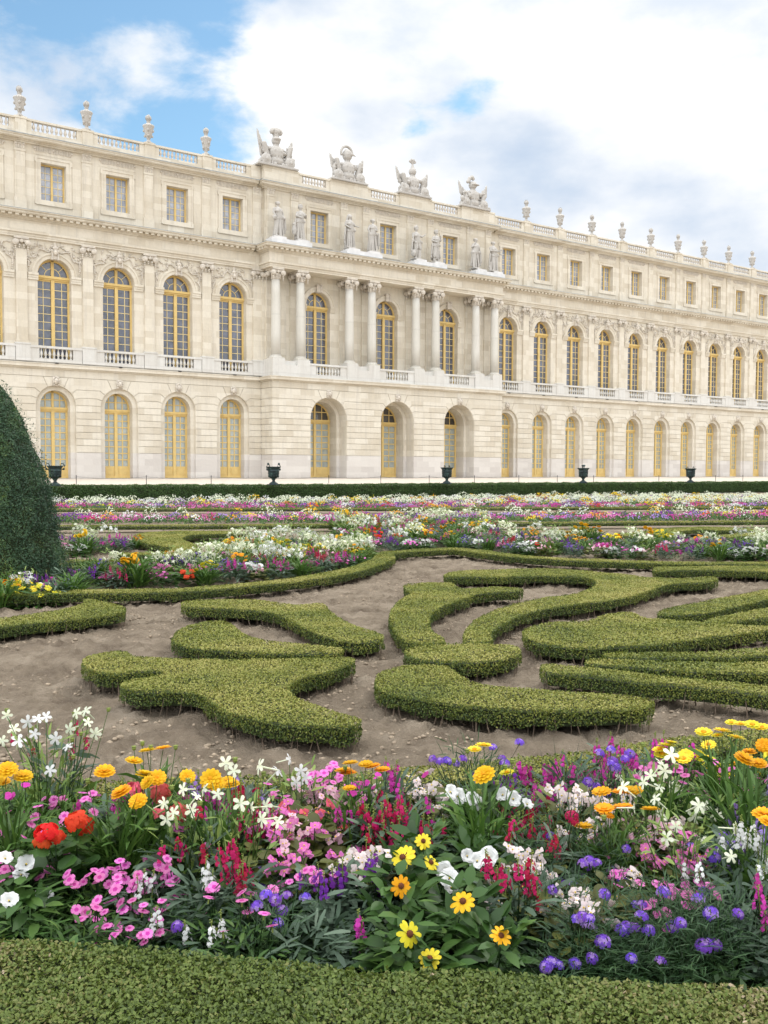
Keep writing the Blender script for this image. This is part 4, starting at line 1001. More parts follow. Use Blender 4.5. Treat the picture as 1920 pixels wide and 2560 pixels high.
def hedge(poly, h, leaf, dens, label, name='box_hedge', cat='hedge', group=None, mat='box', side=1.0, stems=True, foot=.055, rough=.007, tone=0.0, z0=0.0, stem_gap=.05):
    root = empty(name, (0, 0, 0), 0, label, cat, group)
    cx = sum(p[0] for p in poly) / len(poly); cy = sum(p[1] for p in poly) / len(poly)
    root.location = (cx, cy, z0); poly = [(p[0] - cx, p[1] - cy) for p in poly]
    if sum(poly[i - 1][0] * poly[i][1] - poly[i][0] * poly[i - 1][1] for i in range(len(poly))) < 0: poly = poly[::-1]
    # woody dark core
    pin = inset(poly, .034 if z0 == 0 and h < .3 else .02); n = len(pin)
    vs = [(x, y, foot + .015) for x, y in pin] + [(x, y, h - max(.03, leaf * 1.6)) for x, y in pin]
    tris = tessellate_polygon([[Vector((x, y, 0)) for x, y in pin]])
    mb = MB(); mb.add(vs, [tuple(i + n for i in t) for t in tris] + [(i, (i + 1) % n, (i + 1) % n + n, i + n) for i in range(n)])
    # leaves on the clipped top
    x, y = sample_in(poly, dens); m = len(x)
    wob = (fbm(x + cx, y + cy, 3.2, 2, 4) - .5) * rough * 4 + -(rng.random(m) ** 2) * rough * 2.6 + rough * .6
    C = [np.stack([x, y, h - .004 + wob], -1)]; Nn = [np.stack([rng.normal(0, .75, m), rng.normal(0, .75, m), np.full(m, 1.0)], -1)]
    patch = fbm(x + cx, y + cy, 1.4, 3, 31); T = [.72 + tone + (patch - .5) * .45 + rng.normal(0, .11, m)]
    S = [np.full(m, leaf)]
    # leaves down the sides; shade painted in: darker than the top, darkest low
    e = np.array(poly); d = np.roll(e, -1, 0) - e; le = np.linalg.norm(d, axis=1); per = le.sum()
    ms = int(per * (h - foot) * dens * side); u = rng.uniform(0, per, ms); cum = np.concatenate([[0], np.cumsum(le)]); idx = np.clip(np.searchsorted(cum, u) - 1, 0, len(le) - 1)
    f = (u - cum[idx]) / le[idx]; base = e[idx] + d[idx] * f[:, None]; nr = np.stack([d[idx, 1], -d[idx, 0]], -1) / le[idx][:, None]
    zz = foot + (h - foot) * rng.random(ms) ** .8
    ragged = foot + (fbm(base[:, 0] + cx, base[:, 1] + cy, 9, 2, 8) - .25) * h * .42
    ok = zz > ragged; base, nr, zz, ms = base[ok], nr[ok], zz[ok], ok.sum()
    off = (rng.random(ms) - .6) * rough * 2.5 + (fbm(base[:, 0] * 1 + cx + zz * 3, base[:, 1] + cy, 7, 2, 2) - .5) * rough * 3
    C.append(np.stack([base[:, 0] + nr[:, 0] * off, base[:, 1] + nr[:, 1] * off, zz], -1))
    Nn.append(np.stack([nr[:, 0] + rng.normal(0, .6, ms), nr[:, 1] + rng.normal(0, .6, ms), .25 + rng.normal(0, .6, ms)], -1))
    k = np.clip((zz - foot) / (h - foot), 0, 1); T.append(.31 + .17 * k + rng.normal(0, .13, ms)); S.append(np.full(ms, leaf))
    C = np.concatenate(C); Nn = np.concatenate(Nn); T = np.concatenate(T); S = np.concatenate(S) * rng.uniform(.75, 1.3, len(C))
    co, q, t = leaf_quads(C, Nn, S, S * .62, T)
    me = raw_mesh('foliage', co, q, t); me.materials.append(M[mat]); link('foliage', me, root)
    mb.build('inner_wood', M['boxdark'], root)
    if stems:
        sb = MB(); k = int(per / stem_gap * .75)
        for i in range(k):
            uu = (i + random.random()) * per / k; j = min(int(np.searchsorted(cum, uu)) - 1, len(le) - 1); j = max(j, 0); ff = (uu - cum[j]) / le[j]
            p = e[j] + d[j] * ff; nn = np.array([d[j, 1], -d[j, 0]]) / le[j]; p = p - nn * (.012 + .02 * random.random()); r = .0012 + .0032 * random.random() ** 2
            q2 = p + nn * .02 * random.uniform(-.5, 1) + d[j] / le[j] * random.uniform(-.05, .05)
            sb.tube([(p[0], p[1], -.01), ((p[0] + q2[0]) / 2 + random.uniform(-.006, .006), (p[1] + q2[1]) / 2, (foot + h * .3) * .5), (q2[0], q2[1], foot + h * .42)], [r * 1.3, r, r * .6], 4)
        sb.build('stems', M['twig'], root)['kind'] = 'stuff'
    return root
def pxpoly(pts, h, o=(0, 0), k=1.0): return [gnd(o[0] + x * k, o[1] + y * k, h) for x, y in pts]
def strip(pts, w, closed=False, n=3):
    p = smooth_poly(pts, n, False) if n > 1 else pts; L_ = []; R_ = []
    for i, a in enumerate(p):
        b = p[min(i + 1, len(p) - 1)]; c = p[max(i - 1, 0)]; dx, dy = b[0] - c[0], b[1] - c[1]; l = math.hypot(dx, dy) or 1
        L_.append((a[0] - dy / l * w / 2, a[1] + dx / l * w / 2)); R_.append((a[0] + dy / l * w / 2, a[1] - dx / l * w / 2))
    return L_ + R_[::-1]
HH = .18; K3 = .57866; O3 = (0, 1400); O4 = (960, 1400); O1 = (0, 1180); O2 = (960, 1180)
def H(pts, o, label, leaf=.017, dens=9000, sm=3, **kw):
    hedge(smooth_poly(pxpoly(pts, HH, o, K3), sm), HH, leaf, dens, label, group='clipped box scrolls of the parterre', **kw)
H([(360, 430), (400, 408), (470, 395), (545, 393), (570, 408), (640, 417), (760, 423), (900, 425), (1040, 428), (1200, 425), (1350, 420), (1450, 418), (1520, 420), (1532, 436), (1500, 452), (1420, 480), (1330, 500), (1272, 525), (1250, 550), (1262, 580), (1300, 602), (1370, 628), (1460, 657), (1535, 675), (1560, 695), (1530, 714), (1450, 715), (1350, 712), (1250, 708), (1150, 695), (1060, 675), (980, 650), (925, 620), (888, 592), (850, 572), (780, 563), (700, 562), (620, 564), (560, 562), (522, 548), (530, 528), (570, 514), (640, 502), (700, 487), (690, 476), (640, 475), (560, 480), (480, 487), (410, 478), (364, 455)],
  O3, 'large box hedge shaped like a winged scroll, nearest on the left', leaf=.014, dens=15000)
H([(745, 335), (762, 308), (800, 288), (850, 271), (910, 263), (965, 262), (1000, 277), (1050, 315), (1110, 337), (1200, 352), (1330, 365), (1460, 377), (1482, 386), (1460, 397), (1400, 399), (1280, 400), (1150, 399), (1050, 392), (950, 388), (850, 378), (780, 365), (750, 350)],
  O3, 'teardrop-shaped box hedge just behind the winged scroll')
H([(785, 188), (800, 175), (900, 168), (1000, 167), (1100, 170), (1200, 183), (1280, 192), (1350, 188), (1400, 189), (1420, 212), (1480, 256), (1550, 288), (1620, 308), (1657, 330), (1640, 346), (1560, 350), (1480, 345), (1400, 328), (1330, 300), (1270, 265), (1200, 235), (1130, 218), (1040, 210), (950, 207), (870, 203), (805, 199)],
  O3, 'curved box hedge like a long leaf with a shoulder, behind the teardrop hedge')
H([(-37, 530), (-30, 500), (0, 476), (60, 460), (150, 452), (240, 455), (285, 463), (315, 490), (370, 520), (450, 540), (600, 555), (750, 563), (900, 572), (1020, 580), (1110, 590), (1158, 606), (1155, 622), (1110, 634), (1000, 641), (850, 646), (700, 646), (500, 638), (350, 625), (200, 605), (80, 585), (0, 568), (-30, 552)],
  O4, 'broad comma-shaped box hedge, nearest on the right of the bare soil', leaf=.014, dens=15000)
H([(88, 390), (110, 376), (180, 365), (260, 359), (340, 357), (430, 358), (510, 363), (570, 373), (593, 390), (565, 412), (500, 426), (400, 436), (280, 437), (180, 430), (115, 416)],
  O4, 'round flat-topped box hedge standing between the scrolls')
H([(600, 303), (640, 285), (720, 270), (840, 262), (900, 255), (950, 236), (1020, 227), (1080, 230), (1118, 248), (1200, 254), (1330, 262), (1450, 272), (1659, 285), (1850, 290), (1850, 297), (1659, 301), (1550, 312), (1450, 325), (1300, 345), (1150, 365), (1000, 373), (850, 376), (720, 365), (650, 350), (612, 328)],
  O4, 'big leaf-shaped box hedge pointing out of the right edge')
H([(262, 62), (300, 50), (400, 43), (550, 38), (700, 37), (850, 42), (950, 52), (1050, 62), (1150, 74), (1250, 77), (1350, 73), (1425, 74), (1441, 84), (1400, 93), (1250, 101), (1180, 120), (1100, 145), (1000, 168), (850, 187), (720, 204), (600, 235), (530, 265), (482, 292), (462, 320), (466, 345), (420, 352), (350, 348), (348, 310), (380, 270), (430, 235), (520, 200), (620, 175), (720, 157), (830, 142), (895, 118), (918, 98), (895, 80), (840, 70), (700, 66), (560, 69), (400, 71), (300, 73), (266, 72)],
  O4, 'long S-shaped box hedge with a hooked arm, centre right')
H([(90, 106), (130, 99), (200, 97), (290, 99), (325, 120), (400, 121), (500, 117), (585, 121), (592, 131), (500, 136), (390, 146), (366, 160), (300, 182), (232, 210), (202, 236), (196, 280), (216, 310), (255, 335), (258, 350), (200, 356), (130, 357), (72, 332), (35, 285), (24, 240), (44, 195), (80, 165), (114, 146), (94, 125)],
  O4, 'crescent box hedge with a short arm, left of the S-shaped hedge')
H([(1165, 36), (1200, 28), (1400, 25), (1659, 22), (1850, 22), (1850, 62), (1659, 48), (1500, 43), (1350, 42), (1250, 43), (1172, 48)], O4, 'straight-fronted box hedge at the far right of the scrolls', sm=2)
H([(1185, 222), (1250, 200), (1400, 173), (1550, 145), (1659, 125), (1850, 92), (1850, 130), (1659, 168), (1500, 205), (1400, 226), (1300, 233), (1200, 233)], O4, 'slanting finger of box hedge at the right, upper of two')
H([(1385, 262), (1450, 245), (1550, 225), (1659, 205), (1850, 170), (1850, 215), (1659, 246), (1500, 264), (1400, 272)], O4, 'short finger of box hedge at the right edge, lower of two')
H([(950, 406), (1000, 396), (1100, 397), (1300, 397), (1500, 388), (1659, 375), (1850, 360), (1850, 390), (1659, 408), (1500, 414), (1300, 417), (1100, 420), (962, 416)], O4, 'topmost of three narrow box strips running off to the right')
H([(870, 436), (900, 424), (1050, 430), (1250, 438), (1450, 439), (1659, 437), (1850, 434), (1850, 480), (1659, 484), (1500, 480), (1300, 474), (1100, 460), (950, 450), (880, 447)], O4, 'middle of three narrow box strips running off to the right')
H([(678, 462), (692, 448), (750, 450), (900, 465), (1100, 485), (1300, 505), (1500, 525), (1659, 543), (1850, 566), (1850, 606), (1659, 580), (1500, 560), (1300, 540), (1100, 524), (900, 500), (760, 486), (690, 478)], O4, 'nearest of three narrow box strips running off to the right', leaf=.014, dens=13000)
# clipped borders of the beds
def B(pts, label, w=.3, leaf=.018, dens=8000, o=(0, 0), k=1.0, h=HH, **kw):
    hedge(strip([gnd(o[0] + x * k, o[1] + y * k, h) for x, y in pts], w), h, leaf, dens, label, group='clipped box borders of the flower beds', **kw)
B([(-120, 1487), (60, 1483), (190, 1478), (350, 1476), (480, 1472), (600, 1462), (720, 1450), (820, 1436), (895, 1420), (945, 1402), (962, 1392), (955, 1383)], 'long curved box border in front of the left flower bed', w=.34)
B([(945, 1385), (1000, 1378), (1060, 1374), (1130, 1371), (1175, 1374), (1240, 1383), (1320, 1391), (1430, 1398), (1560, 1402), (1700, 1406), (1920, 1407), (2100, 1408)], 'box border with a blunt corner in front of the right flower bed', w=.36)
hedge(smooth_poly(pxpoly([(-160, 262), (0, 248), (100, 236), (200, 222), (300, 205), (365, 182), (360, 170), (390, 168), (430, 177), (500, 189), (541, 204), (530, 224), (480, 236), (400, 243), (300, 254), (200, 266), (100, 275), (0, 288), (-160, 305)], HH, O3, K3), 3), HH, .016, 11000, 'box border ending in a rounded corner at the lower left, beside the yew', group='clipped box borders of the flower beds')
B([(-200, 1272.5), (100, 1272), (960, 1270), (1950, 1266.5), (2200, 1266)], 'thin low box border between the two farthest flower strips', w=.35, leaf=.04, dens=1500, stems=False)
B([(-200, 1315), (150, 1313.5), (700, 1311), (1200, 1307), (1600, 1304), (1950, 1302), (2200, 1301)], 'long low box border in front of the middle flower strip', w=.4, leaf=.03, dens=2600, stems=False)
def H1(pts, o, label): hedge(smooth_poly(pxpoly(pts, HH, o, K3), 3), HH, .026, 3600, label, group='clipped box scrolls of the parterre', stem_gap=.12)
H1([(578, 275), (620, 262), (740, 254), (960, 253), (1060, 258), (1040, 264), (860, 268), (800, 278), (790, 292), (850, 315), (840, 345), (760, 353), (600, 357), (500, 353), (520, 346), (640, 345), (720, 340), (745, 328), (700, 318), (640, 308), (590, 295)], O1, 'S-shaped box scroll behind the left flower bed')
B([(170, 1401), (260, 1400), (330, 1397)], 'short upper strip of box right of the dark yew', w=.35, leaf=.026, dens=3600)
B([(175, 1416), (260, 1415), (345, 1412)], 'short lower strip of box right of the dark yew', w=.35, leaf=.026, dens=3600)
H1([(1010, 263), (1100, 258), (1240, 240), (1400, 236), (1560, 242), (1592, 250), (1480, 251), (1340, 248), (1270, 259), (1240, 275), (1120, 273), (1010, 273)], O2, 'hooked box scroll behind the right flower bed')
H1([(1430, 276), (1600, 261), (1750, 262), (1750, 272), (1560, 276), (1500, 282)], O2, 'tapered box scroll at the right edge behind the flowers')
# near hedge along the bottom and the border at the back of the near bed
nh = [gnd(x, y, .25) for x, y in ((-900, 2290), (0, 2348), (640, 2400), (1300, 2450), (1920, 2478), (2700, 2490))]
hedge([(-3.2, nh[0][1])] + nh[1:5] + [(3.2, nh[5][1]), (3.2, 1.35), (-3.2, 1.35)], .25, .0128, 52000, 'broad clipped box hedge filling the bottom of the view', group=None, mat='box_near', rough=.016, side=.35, tone=-.12)
bb = [gnd(x, y, .15) for x, y in ((-500, 1985), (0, 1978), (450, 1968), (880, 1950), (1180, 1925), (1456, 1898), (1640, 1872), (1900, 1840), (2300, 1800))]
hedge(strip(bb, .26), .15, .015, 11000, 'low box border half hidden behind the near flower bed', group=None)
# tall dark hedge at the edge of the terrace
hp = [(x, y - .02) for x, y in hl]
hedge(strip(hp, .7, n=1)[:], .80, .07, 620, 'long dark square-cut hedge below the palace terrace', name='yew_hedge', group=None, mat='tallhedge', stems=False, foot=.02, rough=.03, side=2.2)
# clipped yews at the left
def yew(cx, cy, h, r, label, seed, power=.62, n=60000, leaf=.035):
    root = empty('yew_tree', (cx, cy, 0), 0, label, 'tree', None)
    def R(z, a): # bulging cone
        k = np.clip(1 - np.clip(z / h, 0, 1) ** 1.5, 0, 1); return r * k ** power * (1 + .10 * (vnoise(a * 3 + seed, z * 3.1, seed) - .5) + .08 * (vnoise(a * 9, z * 8, seed + 3) - .5))
    z = (1 - rng.random(n) ** .72) * h; a = rng.uniform(-PI, PI, n); rr = R(z, np.abs(a) * 1.0) * (1 - .10 * rng.random(n) ** 2)
    rr += np.where(rng.random(n) < .16, .13 * rng.random(n) * (fbm(a * 5, z * 5, 2.5, 2, seed) > .5), 0)
    C = np.stack([rr * np.cos(a), rr * np.sin(a), z + .03], -1); Nn = np.stack([np.cos(a) + rng.normal(0, .7, n), np.sin(a) + rng.normal(0, .7, n), .35 + rng.normal(0, .7, n)], -1)
    T = .42 + (fbm(a * 2 + 5, z * 2, 1.6, 3, seed) - .5) * .8 + rng.normal(0, .14, n) + np.where(z < h * .28, .10 * (fbm(a * 3, z * 3, 1, 2, 9) > .55), 0)
    co, q, t = leaf_quads(C, Nn, leaf * rng.uniform(.7, 1.5, n), .011 if leaf < .04 else .02, T); me = raw_mesh('crown', co, q, t); me.materials.append(M['yew']); c = link('crown', me, root)
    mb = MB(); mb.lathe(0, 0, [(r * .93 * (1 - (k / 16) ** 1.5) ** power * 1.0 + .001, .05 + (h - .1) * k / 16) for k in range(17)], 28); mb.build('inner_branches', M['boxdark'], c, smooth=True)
    mb = MB(); mb.tube([(0, 0, -.02), (0, 0, .5)], [.07, .06], 8); mb.build('trunk', M['bark'], root)
bx = at_depth(-45, 1300, 12.6); yew(bx[0], 12.6, 2.84, 1.06, 'dark clipped yew cone cut by the left edge of the view', 3, .62, 90000)
# bronze urns on the terrace edge
def bronze_urn(x, y, label, k):
    g = gnd(x, y, .8); o = empty('bronze_urn', (g[0], g[1], .8), k * .4 + .3, label, 'urn', 'bronze urns along the terrace')
    o.scale = (.92, .92, .92)
    mb = MB(); mb.box(-.26, .26, -.26, .26, 0, .05)
    mb.lathe(0, 0, [(.24, .05), (.25, .09), (.2, .13), (.09, .2), (.075, .27), (.12, .31), (.1, .33), (.2, .4), (.29, .52), (.32, .66), (.31, .74), (.33, .76), (.33, .79), (.31, .8), (.32, .9), (.38, .97), (.41, 1.0), (.41, 1.03), (.36, 1.03), (.32, .95)], 28)
    mb.build('urn_body', M['bronze'], o, smooth=True)
    for s_ in (-1, 1):
        hb = MB(); pts = [(s_ * .32, 0, .84), (s_ * .44, 0, .88), (s_ * .46, 0, 1.02), (s_ * .40, 0, 1.14), (s_ * .30, 0, 1.14), (s_ * .27, 0, 1.04), (s_ * .33, 0, .98)]
        hb.tube(pts, [.03, .03, .028, .028, .028, .025, .02], 8); hb.ball((s_ * .42, 0, .86), (.06, .08, .06), 8)
        if k % 2: hb.ball((s_ * .36, 0, 1.18), (.05, .09, .07), 8)
        hb.build('handle', M['bronze'], o, smooth=True)
    ob = MB()
    for q in range(12): a = 2 * PI * q / 12; ob.ball((.27 * math.cos(a), .27 * math.sin(a), .5), (.045, .045, .09), 6)
    ob.build('relief_band', M['bronze'], o, smooth=True)
    return o
for k, (x, y, l) in enumerate(((138, 1215, 'bronze urn partly hidden by the dark yew'), (684, 1212.5, 'two-handled bronze urn before the left corner of the columned centre'), (1117, 1209.5, 'two-handled bronze urn in front of the third ground-floor arch'),
                              (1458, 1208, 'bronze urn before the second door right of the columned centre'), (1726, 1206.5, 'small distant bronze urn, rightmost on the terrace'))): bronze_urn(x, y, l, k)
# rope posts
PX = [(191, 1212), (366, 1212), (528, 1212), (822, 1210.5), (952, 1210), (1073, 1209.5), (1186, 1208.5), (1297, 1208), (1393, 1207.5), (1484, 1207), (1647, 1206), (1789, 1205.2), (1857, 1205)]
pts = []
for i, (x, y) in enumerate(PX):
    g = gnd(x, y - 1, .8); mb = MB(); mb.tube([(0, 0, -.02), (0, 0, .44)], .018, 6); mb.ball((0, 0, .45), .028, 6)
    o = mb.build('rope_post', M['iron'], loc=(g[0], g[1], .8)); pts.append((g[0], g[1], 1.2))
    tag(o, 'thin dark post of the low rope barrier on the gravel terrace', 'post', 'rope barrier posts')
mb = MB()
for a, b in zip(pts[:-1], pts[1:]): mb.tube([tuple(a[i] + (b[i] - a[i]) * t - (.10 * 4 * t * (1 - t) if i == 2 else 0) for i in range(3)) for t in (0, .25, .5, .75, 1)], .006, 4)
tag(mb.build('barrier_rope', M['iron']), 'thin sagging rope strung along the terrace posts', 'rope')

# ------------------------------------------------------------------ flowers
DS = 1.15732
def blades(base, az, el, L, W, droop, tint, seg=3, shape='lance', roll=None):
    """arrays of curved leaves as ribbons; returns co, quads, tint"""
    n = len(az); rows = []
    p = base.copy(); e = el.copy(); step = L / seg
    wid = {'lance': [.35, 1, .75, .06], 'ovate': [.25, 1.0, .8, .05], 'oblong': [.3, .7, 1.0, .45], 'round': [.35, 1.0, 1.0, .4], 'line': [.8, 1, .8, .1]}[shape]
    side = np.stack([-np.sin(az), np.cos(az), np.zeros(n)], -1)
    if roll is not None: side = side * np.cos(roll)[:, None] + np.stack([np.zeros(n), np.zeros(n), np.ones(n)], -1) * np.sin(roll)[:, None]
    for k in range(seg + 1):
        w = np.interp(k / seg, [0, .35, .7, 1], wid); hw = (W * w / 2)[:, None]
        rows += [p - side * hw, p + side * hw]
        d = np.stack([np.cos(e) * np.cos(az), np.cos(e) * np.sin(az), np.sin(e)], -1); p = p + d * step[:, None]; e = e - droop / seg
    co = np.stack(rows, 1); m = co.shape[1]; q = []
    idx = (np.arange(n) * m)[:, None]
    for k in range(seg): q.append(idx + np.array([[2 * k, 2 * k + 1, 2 * k + 3, 2 * k + 2]]))
    q = np.stack(q, 1).reshape(-1, 4); return co.reshape(-1, 3), q, np.repeat(tint, seg)
def merge(parts):
    o = 0; C = []; Q = []; T = []; MI = []
    for co, q, t, mi in parts: C.append(co); Q.append(q + o); T.append(t); MI.append(np.full(len(q), mi)); o += len(co)
    return np.concatenate(C), np.concatenate(Q), np.concatenate(T), np.concatenate(MI)
FOL = {}
def foliage(kind, v):
    """leaf mesh for one plant, nominal height 0.3 m"""
    key = (kind, v)
    if key in FOL: return FOL[key]
    rg = np.random.default_rng(hash(kind) % 1 + sum(map(ord, kind)) * 7 + v)
    def g(n, shape, L, W, el, droop, zr, rr, tint=.5, seg=3):
        az = rg.uniform(0, 2 * PI, n); r = rr * np.sqrt(rg.random(n)); a0 = az + rg.normal(0, .7, n); z = rg.uniform(*zr, n)
        base = np.stack([r * np.cos(a0), r * np.sin(a0), z], -1)
        return blades(base, az, np.radians(rg.uniform(*el, n)), L * rg.uniform(.65, 1.25, n), W * rg.uniform(.7, 1.25, n), np.radians(rg.uniform(*droop, n)), tint + rg.normal(0, .17, n), seg, shape, rg.normal(0, .45, n))
    mat = 'green'
    if kind == 'lance': mat = 'midgreen'; ps = [g(110, 'lance', .20, .017, (35, 85), (20, 80), (0, .12), .07), g(40, 'lance', .11, .013, (10, 70), (10, 50), (.08, .24), .08)]
    elif kind == 'ovate': ps = [g(75, 'ovate', .085, .036, (-10, 60), (10, 60), (.02, .27), .09), g(25, 'ovate', .11, .045, (10, 50), (30, 80), (0, .12), .06, .4)]
    elif kind == 'silver': ps = [g(120, 'oblong', .085, .017, (-15, 70), (10, 60), (.03, .24), .09)]; mat = 'silver'
    elif kind == 'feather': ps = [g(420, 'line', .05, .0035, (0, 80), (0, 50), (.02, .30), .12)]; mat = 'feather'
    elif kind == 'round': ps = [g(70, 'round', .055, .048, (-10, 50), (0, 40), (.03, .25), .11)]; mat = 'bronzeleaf'
    elif kind == 'geran': ps = [g(60, 'round', .065, .06, (-10, 50), (0, 40), (.03, .25), .11)]; mat = 'green'
    elif kind == 'airy': ps = [g(55, 'ovate', .10, .04, (0, 50), (20, 70), (0, .12), .08, .45), g(45, 'lance', .05, .012, (10, 80), (0, 50), (.12, .33), .10, .8)]; mat = 'lightgreen'
    elif kind == 'low': ps = [g(130, 'lance', .06, .012, (-10, 70), (10, 70), (.02, .2), .12)]
    co, q, t, mi = merge([(*p, 0) for p in ps]); me = raw_mesh('foliage', co, q, t); me.materials.append(M[mat]); FOL[key] = me; return me
def petals(mb, n, r, w, lift, mi=0, r0=.15, tip=.5, a0=0, bend=.15, z0=0, notch=False):
    """ring of n petals lying outwards and rising by lift"""
    for i in range(n):
        a = a0 + 2 * PI * i / n; ca, sa = math.cos(a), math.sin(a); vs = []
        for t, ww in ((r0, .35), (.45, .85), (.8, 1.0), (1.0, tip)):
            z = z0 + r * (lift * t - bend * t * t); x = r * t
            for s in (-1, 1): vs.append((x * ca - s * ww * w / 2 * sa, x * sa + s * ww * w / 2 * ca, z))
        mb.add(vs, [(0, 2, 3, 1), (2, 4, 5, 3), (4, 6, 7, 5)], mi)
        if notch:
            x = r * 1.12; mb.add([vs[6], vs[7], (x * ca, x * sa, vs[6][2])], [(0, 1, 2)], mi)
BL = {}
def blossom(kind, col, v=0):
    """returns (mesh, centre mesh or None)"""
    key = (kind, col, v)
    if key in BL: return BL[key]
    r_ = random.Random(sum(map(ord, kind + col)) + v); mb = MB(); ctr = None; mats = [P[col]]
    if kind == 'double':
        for k, (rr, li) in enumerate(((.038, .15), (.034, .45), (.027, .8), (.018, 1.1))): petals(mb, 13 - 2 * k, rr * (1 + r_.uniform(-.06, .06)), rr * .5, li, 0, .1, .75, a0=k * .35 + r_.random(), bend=.2, notch=True)
        mats.append(P['orange']); mb.ball((0, 0, .006), (.010, .010, .007), 6, 1)
    elif kind == 'flatgold':
        for k, (rr, li) in enumerate(((.034, .25), (.028, .5))): petals(mb, 12 - 2 * k, rr, rr * .5, li, 0, .1, .8, a0=k * .3, bend=.1, notch=True)
        mats.append(P['orange']); mb.ball((0, 0, .006), (.013, .013, .007), 6, 1)
    elif kind == 'daisy':
        nn = r_.choice((9, 10, 11))
        for i in range(nn): petals(mb, 1, .041 * r_.uniform(.88, 1.05), .016, r_.uniform(.0, .35), 0, .15, .45, a0=2 * PI * i / nn + r_.uniform(-.08, .08), bend=r_.uniform(.1, .35))
        c = MB(); c.ball((0, 0, .004), (.011, .011, .010), 10)
        for q in range(10): a = 2 * PI * q / 10; c.ball((.010 * math.cos(a), .010 * math.sin(a), .006), .0025, 4)
        ctr = ('flower_center', c, M['disc'])
    elif kind == 'star':
        petals(mb, 5, .033, .0165, .12, 0, .05, .06, bend=.05 + .25 * r_.random()); mb.lathe(0, 0, [(.0022, -.075), (.003, -.05), (.0035, -.012), (.008, .0)], 8, 1); mats.append(P['cream'])
    elif kind == 'trumpet':
        N = 30; vs = [(0, 0, -.02)]; fs = []
        for k, (rr, z) in enumerate(((.006, -.012), (.016, -.002), (.028, .004), (.039, .002))):
            for i in range(N): a = 2 * PI * i / N; lob = 1 + (.05 if k > 1 else 0) * math.cos(5 * a) + (.03 * math.sin(13 * a) if k == 3 else 0); vs.append((rr * lob * math.cos(a), rr * lob * math.sin(a), z + (.005 * math.sin(7 * a + v) if k == 3 else 0)))
        for i in range(N): fs.append((0, 1 + i, 1 + (i + 1) % N))
        for k in range(3):
            for i in range(N): j = (i + 1) % N; o = 1 + k * N; fs.append((o + i, o + N + i, o + N + j, o + j))
        mb.add(vs, fs, 0); mb.lathe(0, 0, [(.003, -.05), (.005, -.03), (.006, -.012)], 8, 0); mats.append(M['discy']); mb.ball((0, 0, -.008), (.004, .004, .006), 6, 1)
    elif kind == 'pinkdisc':
        petals(mb, 5, .0185, .0185, .10 + .1 * r_.random(), 0, .08, .95, bend=.15, notch=True); petals(mb, 5, .008, .008, .1, 1, .1, .3, z0=.0012, a0=.6); mats.append(P['magenta']); mb.lathe(0, 0, [(.0025, -.02), (.0035, 0)], 6, 2); mats.append(M['bud'])
    elif kind == 'cluster':                      # domed head of small florets
        for q in range(15):
            t = math.acos(1 - 1.0 * (q + .5) / 15 * .95); a = q * 2.4; R0 = .021; c = Vector((R0 * math.sin(t) * math.cos(a), R0 * math.sin(t) * math.sin(a), R0 * .8 * math.cos(t)))
            f = MB(); petals(f, 5, .0085, .0065, .1, 2 if (q + v) % 3 == 0 else 0, .1, .6, a0=a); rot = c.normalized().to_track_quat('Z', 'Y').to_matrix(); mb.add([tuple(rot @ Vector(p) + c) for p in f.v], f.f, 0); mb.m[-len(f.m):] = f.m
        mats.append(M['bud']); mats.append(P['lilac' if col == 'purple' else col]); mb.ball((0, 0, .002), .014, 6, 1)
    elif kind == 'geranium':
        for q in range(14):
            t = math.acos(1 - 1.2 * (q + .5) / 14); a = q * 2.4; R0 = .034; c = Vector((R0 * math.sin(t) * math.cos(a), R0 * math.sin(t) * math.sin(a), R0 * .8 * math.cos(t)))
            f = MB(); petals(f, 5, .018, .016, .15, 0, .05, .75, a0=a, bend=.25); rot = (c.normalized() + Vector((r_.uniform(-.7, .7), r_.uniform(-.7, .7), r_.uniform(-.3, .3)))).to_track_quat('Z', 'Y').to_matrix(); mb.add([tuple(rot @ Vector(p) + c) for p in f.v], f.f, 0)
    elif kind == 'spike':                        # upright spike of four-petalled florets
        for q in range(11):
            z = -.045 + .085 * q / 11 + r_.uniform(-.006, .006); a = q * 2.1 + r_.random(); R0 = (.011 + .008 * (1 - q / 11)) * r_.uniform(.7, 1.3); c = Vector((R0 * math.cos(a), R0 * math.sin(a), z))
            f = MB(); petals(f, 4, .0135 - .005 * q / 11, .0125, .2, 0, .05, .8, a0=a, bend=.3); rot = Vector((math.cos(a), math.sin(a), .35 + r_.uniform(-.2, .3))).to_track_quat('Z', 'Y').to_matrix(); mb.add([tuple(rot @ Vector(p) + c) for p in f.v], f.f, 0)
        for q in range(5): mb.ball((.004 * math.cos(q * 2.), .004 * math.sin(q * 2.), .052 + .004 * q), .004, 4, 1)
        mats.append(M['bud']); mb.tube([(0, 0, -.06), (0, 0, .06)], .0022, 5, 1)
    elif kind == 'begonia':
        for q in range(3):
            c = Vector((r_.uniform(-.02, .02), r_.uniform(-.02, .02), r_.uniform(-.012, .015))); f = MB()
            petals(f, 2, .018, .024, .12, 0, .0, .8, a0=r_.uniform(0, 3), bend=.15); petals(f, 2, .013, .014, .15, 0, .0, .7, a0=r_.uniform(0, 3) + 1.5, bend=.1, z0=.001); f.ball((0, 0, .003), .0035, 5, 1)
            rot = Vector((r_.uniform(-.6, .6), r_.uniform(-1, .1), .8)).to_track_quat('Z', 'Y').to_matrix(); mb.add([tuple(rot @ Vector(p) + c) for p in f.v], f.f, 0); mb.m[-1] = 0
            mb.m[-len(f.m):] = f.m
